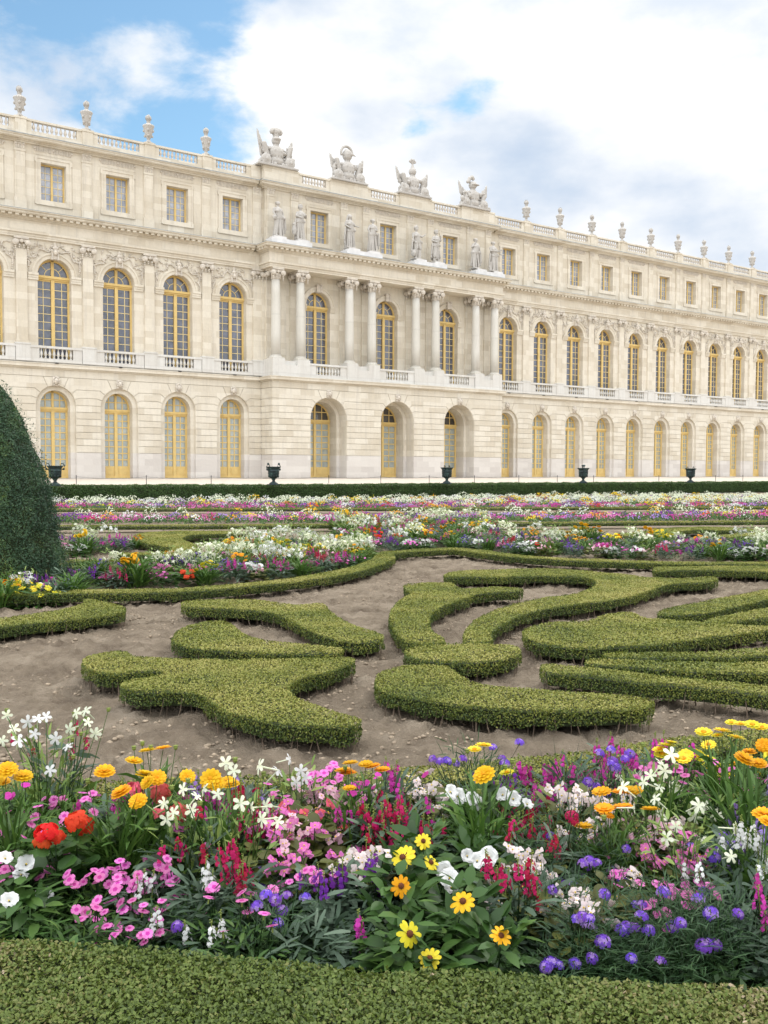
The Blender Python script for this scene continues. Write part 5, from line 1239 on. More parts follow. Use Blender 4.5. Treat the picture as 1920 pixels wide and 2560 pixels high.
        mats.append(M['discy'])
    elif kind == 'bud': mb.ball((0, 0, 0), (.009, .009, .010), 8, 0); mats = [M['bud']]; petals(mb, 8, .012, .006, .9, 0, .2, .3)
    me_o = mb.build('blossom', mats); me = me_o.data; bpy.data.objects.remove(me_o)
    cm = None
    if ctr: oo = ctr[1].build(ctr[0], ctr[2]); cm = oo.data; bpy.data.objects.remove(oo)
    BL[key] = (me, cm); return BL[key]
KH = {'double': .44, 'flatgold': .36, 'daisy': .20, 'star': .47, 'trumpet': .20, 'pinkdisc': .19, 'cluster': .24, 'geranium': .30, 'spike': .27, 'begonia': .23}
KF = {'double': 'lance', 'flatgold': 'lance', 'daisy': 'ovate', 'star': 'airy', 'trumpet': 'ovate', 'pinkdisc': 'low', 'cluster': 'feather', 'geranium': 'geran', 'spike': 'silver', 'begonia': 'round'}
KN = {'double': 'coreopsis_plant', 'flatgold': 'coreopsis_plant', 'daisy': 'yellow_daisy_plant', 'star': 'tobacco_flower_plant', 'trumpet': 'petunia_plant', 'pinkdisc': 'pink_carnation_plant', 'cluster': 'verbena_plant', 'geranium': 'geranium_plant', 'spike': 'stock_plant', 'begonia': 'begonia_plant'}
SPOTS = []
def plant(kind, col, heads, label, h=None, name=None, group=None, disp=True, extra=0, spread=.06, buds=0):
    """heads: blossom spots in the photograph; the plant's depth follows from its usual height"""
    h = h or KH[kind]; f = DS if disp else 1.0; r_ = random.Random(int(heads[0][0] * 7 + heads[0][1] * 3))
    my = sum(p[1] for p in heads) / len(heads) * f; mx = sum(p[0] for p in heads) / len(heads) * f
    t = (EYE - h) * FPX / (my - 1174); t = max(2.82, min(4.62, t)); fw = .09 if kind in ('daisy', 'trumpet') else .03; hp = [at_depth(x * f, y * f, t - fw + r_.uniform(-spread, spread) * (.4 if fw > .05 else 1)) for x, y in heads]
    cx = sum(p[0] for p in hp) / len(hp); cy = t; zt = max(.1, sum(p[2] for p in hp) / len(hp))
    root = empty(name or KN[kind], (cx, cy, 0), 0, label, 'flower', group); SPOTS.append((cx, cy))
    fo = link('foliage', foliage(KF[kind], r_.randrange(4)), root); fo.rotation_euler = (0, 0, r_.uniform(0, 6)); s = 1.0 + .12 * (len(heads) > 4); fo.scale = (s, s, max(.4, min(1.5, zt / (.34 if kind in ('double', 'star', 'flatgold') else .27))))
    hp = [(x - cx, y - cy, z) for x, y, z in hp]
    for _ in range(extra): q = r_.choice(hp); hp.append((q[0] + r_.gauss(0, .035), q[1] + r_.gauss(0, .05), q[2] + r_.gauss(0, .018)))
    sm = MB()
    for (x, y, z) in hp:
        me, cm = blossom(kind, col, r_.randrange(3)); z = max(z, .07)
        o = link('blossom', me, root, (x, y, z))
        if kind == 'star': o.rotation_euler = (math.radians(r_.uniform(30, 95)), math.radians(r_.uniform(-15, 15)), math.radians(r_.uniform(-80, 80)))
        elif kind == 'spike': o.rotation_euler = (math.radians(r_.uniform(-8, 8)), math.radians(r_.uniform(-8, 8)), r_.uniform(0, 6)); o.scale = (1, 1, r_.uniform(.7, 1.1))
        elif kind in ('daisy', 'trumpet'): o.rotation_euler = (math.radians(r_.uniform(28, 65)), math.radians(r_.uniform(-25, 25)), r_.uniform(-.6, .6))
        elif kind == 'flatgold': o.rotation_euler = (math.radians(r_.uniform(-10, 12)), math.radians(r_.uniform(-12, 12)), r_.uniform(0, 6))
        else: o.rotation_euler = (math.radians(r_.uniform(-5, 45)), math.radians(r_.uniform(-25, 25)), r_.uniform(-.8, .8))
        q = r_.uniform(.72, 1.08) * (.84 if kind in ('trumpet', 'spike') else 1) * (1.12 if kind in ('cluster',) else 1); o.scale = (q, q, q) if kind != 'spike' else (q, q, o.scale[2] * q)
        if cm: link('flower_center', cm, o)
        bx, by = x * .25 + r_.gauss(0, .015), y * .25 + r_.gauss(0, .015)
        sm.tube([(bx, by, 0), (bx * .5 + x * .5 + r_.gauss(0, .008), by * .5 + y * .5, z * .6), (x, y, z - .004)], [.0028, .0022, .0016], 5)
    for _ in range(buds):
        q = r_.choice(hp); b = (q[0] + r_.gauss(0, .05), q[1] + r_.gauss(0, .05), q[2] + r_.gauss(.0, .03)); me, _c = blossom('bud', 'gold'); link('flower_bud', me, root, b); sm.tube([(b[0] * .3, b[1] * .3, 0), (b[0], b[1], b[2])], [.0025, .0014], 5)
    st = sm.build('stems', M['lightgreen'] if kind in ('double', 'star', 'flatgold') else M['green'], root, smooth=True)
    st['kind'] = 'stuff'
    return root
A = plant
A('star', 'white', [(60, 1560), (100, 1548), (75, 1585), (120, 1595), (146, 1612), (40, 1600), (108, 1664), (82, 1552)], 'tall starry white tobacco flower plant, highest at the left of the near bed', h=.50, buds=3)
A('star', 'cream', [(15, 1545), (165, 1540), (190, 1560), (30, 1575), (205, 1585), (150, 1575), (185, 1535), (5, 1600)], 'greenish white tobacco flower plant woven through the tallest white one at the left', h=.50, buds=4)
A('spike', 'crimson', [(165, 1570), (70, 1620), (30, 1590), (186, 1600), (155, 1620)], 'dark red stock plant behind the tall white tobacco flowers on the left', h=.4)
A('double', 'gold', [(15, 1662), (50, 1677), (-15, 1680), (5, 1690)], 'golden coreopsis plant with ruffled double flowers at the left edge of the near bed', h=.46)
A('double', 'gold', [(226, 1667), (262, 1712), (298, 1731)], 'golden coreopsis plant with three double flowers above the red geranium', buds=2)
A('double', 'gold', [(318, 1690), (312, 1674), (340, 1680)], 'golden coreopsis plant with large double flowers crowded beside the coral geranium', buds=2)
A('double', 'gold', [(405, 1677), (455, 1683), (468, 1694), (500, 1695), (492, 1688)], 'golden coreopsis plant with double flowers in a row, left of the cream tobacco flowers', buds=3)
A('flatgold', 'gold', [(318, 1623), (289, 1645), (352, 1618)], 'lone golden daisy-like coreopsis held above the others against the soil', h=.47, buds=4)
A('star', 'cream', [(488, 1648), (560, 1655), (470, 1715), (520, 1735), (543, 1745), (565, 1770), (600, 1775), (505, 1665), (575, 1740), (425, 1720), (395, 1705)], 'cream tobacco flower plant with drooping stars at left of centre', h=.46, buds=4)
A('star', 'cream', [(415, 1750), (375, 1755), (360, 1770), (440, 1705), (355, 1735)], 'cream tobacco flower plant beside the golden coreopsis row', h=.4, buds=2)
A('star', 'white', [(625, 1640), (650, 1665), (600, 1665), (660, 1680), (640, 1690)], 'white tobacco flower plant at the back edge, left of the bright pink carnations', h=.36)
A('geranium', 'red', [(100, 1800), (120, 1812), (92, 1820)], 'bright red geranium, the nearer of the two red heads on the left', h=.32)
A('geranium', 'red', [(165, 1775), (180, 1783)], 'bright red geranium just behind the nearer red one', h=.32)
A('geranium', 'coral', [(290, 1710), (345, 1712)], 'coral geranium glowing between the golden coreopsis flowers', h=.34)
A('geranium', 'coral', [(345, 1760), (385, 1755)], 'coral pink geranium below the golden coreopsis flowers', h=.3)
A('pinkdisc', 'pink', [(95, 1725), (115, 1735), (65, 1745), (130, 1745), (60, 1760)], 'lilac pink carnation cushion behind the red geraniums', extra=5)
A('pinkdisc', 'magenta', [(55, 1695), (25, 1720)], 'magenta carnation tuft under the leftmost golden coreopsis', h=.3, extra=3)
A('pinkdisc', 'pink', [(85, 1895), (25, 1890), (10, 1878), (75, 1880), (45, 1905)], 'pink carnation cushion among the white petunias at the left edge', extra=4)
A('pinkdisc', 'pink', [(190, 1890), (180, 1905), (215, 1895), (235, 1910), (165, 1915), (205, 1880), (250, 1890)], 'dense pink carnation cushion right of the white petunias', extra=8)
A('pinkdisc', 'pink', [(270, 1900), (265, 1885), (290, 1910), (255, 1920), (300, 1895), (285, 1920)], 'dense pink carnation cushion in the middle of the pink group', extra=7)
A('pinkdisc', 'pink', [(345, 1880), (360, 1875), (330, 1905), (365, 1895), (350, 1910), (380, 1900)], 'pink carnation cushion at the right end of the pink group', extra=7)
A('pinkdisc', 'pink', [(165, 1965), (185, 1970), (208, 1960), (175, 1985), (205, 1985), (225, 1970), (220, 1990)], 'pink carnation cushion low at the left, near the front hedge', extra=4, h=.16)
A('pinkdisc', 'pink', [(260, 1950), (285, 1945), (310, 1955), (320, 1970), (265, 1965), (300, 1965), (350, 1945), (360, 1960)], 'pink carnation cushion below the white stock spikes', extra=5, h=.17)
A('pinkdisc', 'pink', [(215, 2010), (230, 2000), (255, 2010), (280, 2005), (305, 2020), (330, 2025), (345, 2015), (205, 2045)], 'lowest pink carnation cushion, touching the front hedge', h=.13, extra=2)
A('trumpet', 'white', [(20, 1943), (24, 1946)], 'white petunia with one wide open bloom facing out at the left edge', h=.2)
A('trumpet', 'white', [(45, 1888), (95, 1935), (12, 1852), (55, 1865)], 'white petunia with side-facing blooms beside the wide open one', h=.2)
A('spike', 'white', [(330, 1910), (310, 1900), (298, 1920)], 'white stock spray leaning over the pink carnations', h=.2)
A('spike', 'white', [(340, 1985), (330, 2000), (345, 2005)], 'white stock spray at the foot of the pink carnations', h=.15)
A('spike', 'white', [(450, 1898), (443, 1885), (460, 1905)], 'white stock spray above grey leaves, left of the crimson stocks')
A('spike', 'white', [(458, 2018), (480, 2005), (403, 2020), (470, 2030)], 'low white stock over grey leaves by the front hedge', h=.14)
A('spike', 'crimson', [(500, 1830), (510, 1850), (475, 1850), (540, 1890), (525, 1870), (505, 1880), (515, 1905)], 'crimson stock plant with several spikes, left of the pink begonias', extra=2)
A('spike', 'crimson', [(430, 1752), (350, 1840), (395, 1835), (440, 1840), (385, 1820)], 'scattered crimson stock spikes below the cream tobacco flowers', h=.3)
A('cluster', 'purple', [(383, 2003)], 'single purple verbena head low beside the pink carnations', h=.14, name='verbena_plant')
A('cluster', 'purple', [(595, 1945), (555, 1960), (600, 1995), (575, 1935)], 'purple verbena left of the grey-leaved rosette')
A('pinkdisc', 'pink', [(605, 1915), (625, 1905), (690, 1890), (680, 1900), (620, 1925), (660, 1880), (645, 1895)], 'rose pink carnation in front of the pink begonias', extra=5)
A('begonia', 'pink', [(590, 1855), (605, 1840), (620, 1850), (640, 1855), (660, 1845), (600, 1870)], 'pink begonia clump left of the white begonias', extra=6)
A('begonia', 'palepink', [(600, 1800), (615, 1790), (590, 1830), (640, 1815), (655, 1800), (625, 1805)], 'pale pink begonia clump left of centre', extra=8)
A('begonia', 'palepink', [(655, 1720), (680, 1710), (700, 1715), (690, 1730), (670, 1700)], 'pale pink begonia clump behind, under the magenta carnations', extra=6)
A('begonia', 'coral', [(640, 1780), (690, 1760), (715, 1735), (655, 1755), (620, 1770), (740, 1790)], 'coral pink begonia clump between the pale ones', extra=6)
A('begonia', 'blush', [(745, 1850), (760, 1865), (775, 1850), (800, 1845), (830, 1840), (790, 1860), (720, 1870), (755, 1880)], 'white begonia clump left of the yellow daisies', extra=9)
A('pinkdisc', 'pink', [(680, 1672), (700, 1670), (690, 1685), (705, 1700), (670, 1690), (720, 1690)], 'hot pink carnation at the back, left of the orange coreopsis', h=.3, extra=6)
A('pinkdisc', 'magenta', [(790, 1695), (780, 1700), (810, 1700), (770, 1690)], 'hot pink carnation under the orange coreopsis', h=.3, extra=5)
A('flatgold', 'orange', [(757, 1650), (742, 1666), (752, 1672), (790, 1652), (805, 1657), (826, 1664)], 'orange-yellow coreopsis with six flat flowers at the back centre of the bed', h=.40, buds=3)
A('flatgold', 'orange', [(755, 1704)], 'single orange-yellow coreopsis flower over grassy leaves at centre', h=.36)
A('spike', 'magenta', [(835, 1655), (845, 1675), (850, 1690), (855, 1670), (862, 1700)], 'slender magenta stock right of the orange coreopsis', h=.36)
A('spike', 'crimson', [(840, 1745), (850, 1760), (865, 1735), (835, 1770), (825, 1780), (870, 1755)], 'crimson stock in the middle of the bed', h=.3, extra=2)
A('begonia', 'blush', [(810, 1715), (930, 1700), (900, 1690), (920, 1710), (950, 1740), (960, 1760), (900, 1735)], 'blush white begonias behind the crimson stock', h=.28, extra=5)
A('spike', 'magenta', [(755, 1760), (775, 1770), (730, 1755), (925, 1735), (935, 1785), (900, 1770)], 'mauve stock between the begonias and the yellow daisies', h=.28)
A('double', 'gold', [(1045, 1673)], 'large single golden coreopsis bloom right of centre', h=.46, buds=3)
A('flatgold', 'yellow', [(1025, 1620), (1045, 1612), (1095, 1670)], 'small yellow coreopsis high behind the large golden bloom', h=.46, buds=4)
A('trumpet', 'white', [(975, 1710), (990, 1720), (1020, 1725), (1030, 1735), (1085, 1715), (1110, 1725), (1140, 1735)], 'white petunia row at the back, right of centre', h=.3)
A('trumpet', 'white', [(1010, 1848), (1030, 1858), (1055, 1850)], 'white petunia nodding right of the yellow daisies', h=.24)
A('trumpet', 'white', [(960, 1880), (970, 1895), (975, 1915)], 'white petunia tucked behind the yellow daisies', h=.2)
A('daisy', 'yellow', [(870, 1853), (877, 1846), (930, 1864)], 'yellow daisies with brown eyes, the highest three', h=.27)
A('daisy', 'yellow', [(914, 1817)], 'yellow daisy seen from the side, above the others', h=.3)
A('daisy', 'orange', [(866, 1914)], 'deep golden daisy with a dark eye, left of the group', h=.25)
A('daisy', 'gold', [(1000, 1948)], 'golden daisy with a brown eye, right of the grey rosette', h=.26)
A('daisy', 'yellow', [(884, 2018)], 'yellow daisy with ten petals just above the lowest one', h=.22)
A('daisy', 'yellow', [(929, 2071)], 'lowest yellow daisy, leaning over the front hedge', h=.20)
A('daisy', 'gold', [(1082, 2022)], 'golden daisy turned half aside, rightmost of the daisies', h=.22)
A('spike', 'violet', [(800, 1868), (795, 1880), (805, 1890), (810, 1850), (815, 1900)], 'deep violet stock left of the yellow daisies', h=.25, extra=3)
A('spike', 'violet', [(680, 1905), (690, 1890), (720, 1900), (740, 1885), (700, 1915)], 'violet stock cluster above the grey rosette', h=.22, extra=2)
A('spike', 'magenta', [(775, 1995), (780, 2015), (785, 2030)], 'bright magenta stock spike rising from the grey rosette', h=.16)
A('spike', 'crimson', [(1110, 1780), (1105, 1795), (1200, 1810), (1205, 1835), (1190, 1825)], 'crimson stock behind the white begonias on the right', h=.3)
A('spike', 'crimson', [(1080, 1885), (1075, 1900), (1095, 1905), (1135, 1895), (1150, 1925), (1165, 1950), (1120, 1880), (1160, 1910)], 'crimson stock plant, broadest on the right half', extra=3)
A('begonia', 'blush', [(1110, 1870), (1140, 1860), (1150, 1850), (1165, 1870), (1155, 1890), (1100, 1910), (1130, 1840), (1180, 1890)], 'white begonia among the crimson stocks', extra=8)
A('begonia', 'blush', [(1205, 1700), (1190, 1705), (1215, 1715), (1235, 1720), (1260, 1715), (1280, 1735), (1290, 1750), (1270, 1725)], 'white begonia left of the orange coreopsis on the right', h=.3, extra=9)
A('begonia', 'blush', [(1240, 1920), (1260, 1930), (1250, 1945), (1275, 1950), (1290, 1965)], 'sparse white begonia between purple verbenas on the right', extra=4)
A('flatgold', 'orange', [(1300, 1712), (1340, 1712), (1355, 1708), (1370, 1710)], 'orange coreopsis with four flat flowers in a line, upper right group', h=.36)
A('flatgold', 'orange', [(1305, 1748), (1325, 1748), (1345, 1745), (1405, 1750), (1260, 1787), (1310, 1762)], 'orange coreopsis just below the upper line of four', h=.34, buds=4)
A('star', 'cream', [(1250, 1680), (1280, 1690), (1245, 1665), (1295, 1700), (1330, 1700)], 'cream tobacco flower left of the upper orange coreopsis', h=.36) if False else None
A('star', 'cream', [(1405, 1675), (1390, 1690), (1435, 1665), (1430, 1650), (1450, 1630), (1345, 1700), (1425, 1700)], 'cream tobacco flower plant at the back of the right side', h=.46, buds=2)
A('star', 'cream', [(1460, 1785), (1370, 1745), (1415, 1725), (1590, 1790), (1580, 1850), (1510, 1740), (1440, 1810)], 'cream tobacco flower plant trailing over the pink begonias on the right', h=.38, buds=3)
A('pinkdisc', 'pink', [(1375, 1680), (1400, 1675), (1410, 1655), (1480, 1675), (1475, 1690), (1390, 1660), (1440, 1690)], 'rose pink carnation under the cream tobacco flowers at the right', h=.34, extra=4)
A('spike', 'magenta', [(1205, 1655), (1215, 1640), (1180, 1680), (1320, 1600), (1190, 1665)], 'magenta stock at the back edge, right of centre', h=.34)
A('cluster', 'purple', [(1065, 1615), (1122, 1605), (950, 1645), (935, 1640), (965, 1645), (985, 1650), (1000, 1640), (1085, 1640), (1090, 1650)], 'purple verbena scattered along the back edge of the bed', h=.36)
A('cluster', 'purple', [(1360, 1630), (1330, 1660), (1320, 1650), (1290, 1700), (1350, 1640), (1270, 1690), (1310, 1720)], 'purple verbena at the back of the right side', h=.34, extra=3)
A('flatgold', 'yellow', [(1425, 1620), (1440, 1612), (1435, 1635), (1460, 1640), (1450, 1605)], 'bright yellow coreopsis tuft at the upper right', h=.46, extra=2)
A('flatgold', 'yellow', [(1580, 1562), (1600, 1565), (1625, 1567), (1645, 1572), (1560, 1580), (1550, 1590), (1520, 1583), (1590, 1595)], 'bright yellow coreopsis highest at the right edge', h=.52, extra=1)
A('double', 'orange', [(1618, 1625), (1608, 1640), (1640, 1650), (1650, 1610)], 'large orange-gold double coreopsis at the upper right edge', h=.5)
A('double', 'gold', [(1652, 1760), (1660, 1775)], 'golden double coreopsis cut by the right edge', h=.42)
A('begonia', 'palepink', [(1400, 1800), (1420, 1790), (1440, 1795), (1430, 1810), (1390, 1815), (1460, 1790), (1410, 1780)], 'pale pink begonia clump on the right', extra=8)
A('begonia', 'pink', [(1480, 1840), (1500, 1835), (1520, 1850), (1500, 1860), (1470, 1855), (1530, 1840), (1400, 1840), (1420, 1855), (1385, 1850)], 'rosy begonia clump in front of the pale pink one', extra=9)
A('pinkdisc', 'pink', [(1450, 1915), (1480, 1900), (1500, 1925), (1470, 1925), (1420, 1910), (1510, 1905)], 'deep pink carnation below the begonias on the right', extra=6)
A('pinkdisc', 'pink', [(1395, 1960), (1410, 1950), (1420, 1975), (1440, 1970), (1380, 1975), (1455, 1990)], 'deep pink carnation amid purple verbena at the lower right', extra=5, h=.18)
A('spike', 'white', [(1600, 1790), (1605, 1805), (1590, 1810), (1615, 1815), (1640, 1820), (1560, 1820)], 'white stock spire at the right edge', h=.32, extra=3)
A('spike', 'white', [(1640, 1880), (1655, 1870), (1650, 1900), (1510, 1880), (1480, 1880)], 'lower white stock cut by the right edge', h=.26)
A('spike', 'magenta', [(1635, 1900), (1640, 1920), (1640, 1945), (1650, 1970)], 'bright magenta stock spire at the right edge', h=.26, extra=2)
A('cluster', 'crimson', [(1235, 1765), (1240, 1775)], 'crimson pompon flower above the orange coreopsis', h=.33)
for i, (x, y, l) in enumerate(((370, 785, 'purple verbena head near the crimson pompon flower'), (820, 860, 'purple verbena head left of the pale pink begonia clump on the right'), (690, 1130, 'purple verbena head under the sparse white begonia'), (558, 1265, 'larger purple verbena heads low in the right half, leftmost pair'),
    (822, 1325, 'largest purple verbena head at the lower right'), (680, 1415, 'purple verbena head just below the leftmost pair'), (1140, 1300, 'purple verbena head between deep pink carnations'), (1320, 1245, 'purple verbena head right of the deep pink carnations'), (1480, 1245, 'purple verbena head near the magenta spire at the right'),
    (1305, 1420, 'wide purple verbena head nearest the lower right corner'), (372, 1542, 'purple verbena pair lowest, over the front hedge'), (515, 1542, 'purple verbena head second along the front hedge'), (615, 1508, 'purple verbena head third along the front hedge'), (850, 1508, 'purple verbena head fourth along the front hedge'), (1020, 1530, 'purple verbena head fifth along the front hedge'),
    (382, 1105, 'purple verbena head among the crimson stocks'), (600, 935, 'purple verbena spray between crimson and pink on the right'), (1245, 1160, 'purple verbena head behind the deep pink carnations'), (1040, 1120, 'purple verbena head over the rosy begonias'), (1340, 912, 'purple verbena head beside the rosy begonias'))):
    sx, sy = 1220 + x * .42194, 1760 + y * .42194; hs = [(sx, sy)] + ([(sx + 18, sy + 4), (sx - 12, sy + 8)] if i in (3, 9, 16, 10, 4) else [])
    A('cluster', 'purple', hs, l, h=.18 if y > 1300 else .24, disp=False, spread=.02)
# broad grey rosette at the front
def rosette(x, y, label, n=70, L=.13):
    t = (EYE - .07) * FPX / (y * DS - 1174); p = at_depth(x * DS, y * DS, t); rg = np.random.default_rng(int(x)); az = rg.uniform(0, 2 * PI, n); z = rg.uniform(.01, .10, n)
    co, q, tt = blades(np.stack([.02 * np.cos(az), .02 * np.sin(az), z], -1), az, np.radians(rg.uniform(5, 70, n)), L * rg.uniform(.7, 1.1, n), np.full(n, .026) * rg.uniform(.8, 1.2, n), np.radians(rg.uniform(10, 60, n)), .65 + rg.normal(0, .12, n), 4, 'oblong', rg.normal(0, .3, n))
    me = raw_mesh('foliage', co, q, tt); me.materials.append(M['silver']); r = empty('stock_rosette', (p[0], t, 0), 0, label, 'plant', 'grey leaf rosettes'); link('foliage', me, r); SPOTS.append((p[0], t))
rosette(715, 2035, 'grey-green rosette of oblong leaves at the front, below the magenta spike', 90)
rosette(490, 1985, 'grey-green rosette of oblong leaves right of the pink carnations')
rosette(1210, 2000, 'grey-green rosette of leaves under the crimson stocks, right half')
rosette(1560, 2030, 'grey-green rosette of leaves in the lower right corner')
rosette(1150, 2050, 'darker leaf rosette against the front hedge beside the golden daisy')
rosette(640, 1960, 'upper grey rosette behind the front one')
# grassy tuft
def tuft(x, y, h, n, label, t, mat='lightgreen', w=.006):
    p = at_depth(x * DS, y * DS, t); rg = np.random.default_rng(int(x)); az = rg.uniform(0, 2 * PI, n)
    co, q, tt = blades(np.stack([.02 * np.cos(az), .02 * np.sin(az), 0 * az], -1), az, np.radians(rg.uniform(70, 88, n)), h * rg.uniform(.7, 1.1, n), np.full(n, w), np.radians(rg.uniform(0, 25, n)), .4 + rg.normal(0, .12, n), 4, 'line')
    me = raw_mesh('grass_tuft', co, q, tt); me.materials.append(M[mat]); tag(link('grass_tuft', me, None, (p[0], t, 0)), label, 'plant')
tuft(1215, 1620, .42, 9, 'thin grey-green grass tuft standing up against the soil, right of centre', 4.2, 'silver', .005)
tuft(432, 1625, .44, 2, 'single broad green blade standing up against the soil, left of centre', 4.15, 'lightgreen', .018)
tuft(770, 1730, .28, 60, 'dense green grassy tuft under the single orange flower at centre', 3.9, 'green', .006)
# filler plants: take kind and colour from the nearest anchor
ANCH = [(40, 1740, 'double', 'gold', 0), (150, 1700, 'pinkdisc', 'pink', 2), (60, 1980, 'pinkdisc', 'pink', 0), (100, 1830, 'pinkdisc', 'pink', 1), (230, 1830, 'double', 'gold', 0), (380, 1780, 'spike', 'magenta', 2), (330, 1860, 'pinkdisc', 'pink', 2), (500, 1800, 'spike', 'crimson', 1), (450, 1930, 'pinkdisc', 'pink', 1), (550, 1700, 'spike', 'lilac', 2),
        (560, 1900, 'cluster', 'purple', 2), (640, 1830, 'begonia', 'pink', 4), (700, 1780, 'begonia', 'palepink', 4), (720, 1720, 'pinkdisc', 'pink', 3), (820, 1680, 'pinkdisc', 'magenta', 3), (850, 1800, 'spike', 'crimson', 2), (930, 1760, 'begonia', 'blush', 2), (1000, 1780, 'daisy', 'yellow', 0), (1050, 1850, 'trumpet', 'white', 0), (1060, 1700, 'spike', 'violet', 1), (950, 1960, 'daisy', 'gold', 0),
        (1150, 1700, 'spike', 'magenta', 2), (1160, 1800, 'spike', 'crimson', 1), (1250, 1850, 'cluster', 'purple', 3), (1300, 1800, 'begonia', 'blush', 3), (1350, 1850, 'pinkdisc', 'pink', 3), (1450, 1750, 'star', 'cream', 1), (1550, 1700, 'pinkdisc', 'pink', 2), (1600, 1750, 'spike', 'lilac', 2), (1550, 1900, 'cluster', 'purple', 3), (1480, 1960, 'pinkdisc', 'pink', 3), (1400, 2020, 'cluster', 'purple', 3), (1600, 1980, 'spike', 'magenta', 0), (1200, 1950, 'begonia', 'blush', 1), (1300, 2050, 'cluster', 'lilac', 2), (780, 1950, 'spike', 'violet', 0), (1500, 1640, 'flatgold', 'yellow', 1), (1400, 1600, 'spike', 'magenta', 1)]
CN = {'gold': 'golden', 'pink': 'pink', 'white': 'white', 'magenta': 'magenta', 'crimson': 'crimson', 'purple': 'purple', 'palepink': 'pale pink', 'blush': 'blush white', 'violet': 'violet', 'lilac': 'lilac', 'yellow': 'yellow', 'cream': 'cream', 'orange': 'orange-yellow', 'red': 'red', 'coral': 'coral'}
WN = {'double': 'coreopsis', 'flatgold': 'coreopsis', 'daisy': 'daisy plant', 'star': 'tobacco flower', 'trumpet': 'petunia', 'pinkdisc': 'carnation', 'cluster': 'verbena', 'geranium': 'geranium', 'spike': 'stock', 'begonia': 'begonia'}
AW = [(*at_depth(a[0] * DS, a[1] * DS, max(2.85, min(4.5, (EYE - .2) * FPX / (a[1] * DS - 1174))))[:2], *a[2:]) for a in ANCH]
fr = random.Random(5); gy = 2.86
while gy < 4.62:
    gx = -2.3 + fr.random() * .1; lim = 4.5 if gx < 1 else 4.7
    while gx < 2.6:
        x, y = gx + fr.uniform(-.05, .05), gy + fr.uniform(-.05, .05); gx += .132
        if abs(x) > .42 * y + .12 or (x < 1.0 and y > 4.25 + .1 * x) or (y < 2.84 + max(0, -.06 * x)): continue
        if min((x - a) ** 2 + (y - b) ** 2 for a, b in SPOTS) < .06 ** 2: continue
        a = min(AW, key=lambda q: (q[0] - x) ** 2 + (q[1] - y) ** 2); kind, col, nb = a[2], a[3], a[4]
        h = fr.uniform(.11, .19) + .05 * (y > 3.5); root = empty(KN[kind], (x, y, 0), 0, 'small %s %s filling in the near flower bed' % (CN[col], WN[kind]) if nb else 'leafy %s plant without open flowers filling the near bed' % WN[kind].replace(' plant', ''), 'flower' if nb else 'plant', 'low filler plants of the near flower bed')
        fo = link('foliage', foliage(KF[kind], fr.randrange(4)), root); fo.rotation_euler = (0, 0, fr.uniform(0, 6)); fo.scale = (1.05, 1.05, h / .25)
        k = nb + fr.randint(1, 4) if nb else 0; sm = MB()
        for _ in range(k):
            bx, by, bz = fr.gauss(0, .05), fr.gauss(0, .05), h + fr.uniform(-.01, .05); me, cm = blossom(kind, col, fr.randrange(3)); o = link('blossom', me, root, (bx, by, bz)); o.rotation_euler = (math.radians(fr.uniform(0, 45)), math.radians(fr.uniform(-25, 25)), fr.uniform(0, 6)) if kind != 'spike' else (0, 0, fr.uniform(0, 6))
            if kind == 'star': o.rotation_euler = (math.radians(fr.uniform(30, 95)), 0, math.radians(fr.uniform(-80, 80)))
            sm.tube([(bx * .3, by * .3, 0), (bx, by, bz)], [.0025, .0015], 4)
        if k: sm.build('stems', M['green'], root)['kind'] = 'stuff'
    gy += .13
# ground-hugging leaves between the plants
x, y = sample_in([(-2.3, 2.8), (2.4, 2.72), (2.6, 4.6), (.9, 4.5), (-.1, 4.2), (-2.4, 4.2)], 3600); n = len(x)
co, q, t = leaf_quads(np.stack([x, y, .01 + .09 * rng.random(n)], -1), np.stack([rng.normal(0, .6, n), rng.normal(-.2, .6, n), np.ones(n)], -1), .05 * rng.uniform(.6, 1.4, n), .02, .25 + rng.normal(0, .15, n))
me = raw_mesh('bed_undergrowth', co, q, t); me.materials.append(M['green']); tag(link('bed_undergrowth', me), 'dark low undergrowth between the plants of the near bed', 'undergrowth', None, 'stuff')

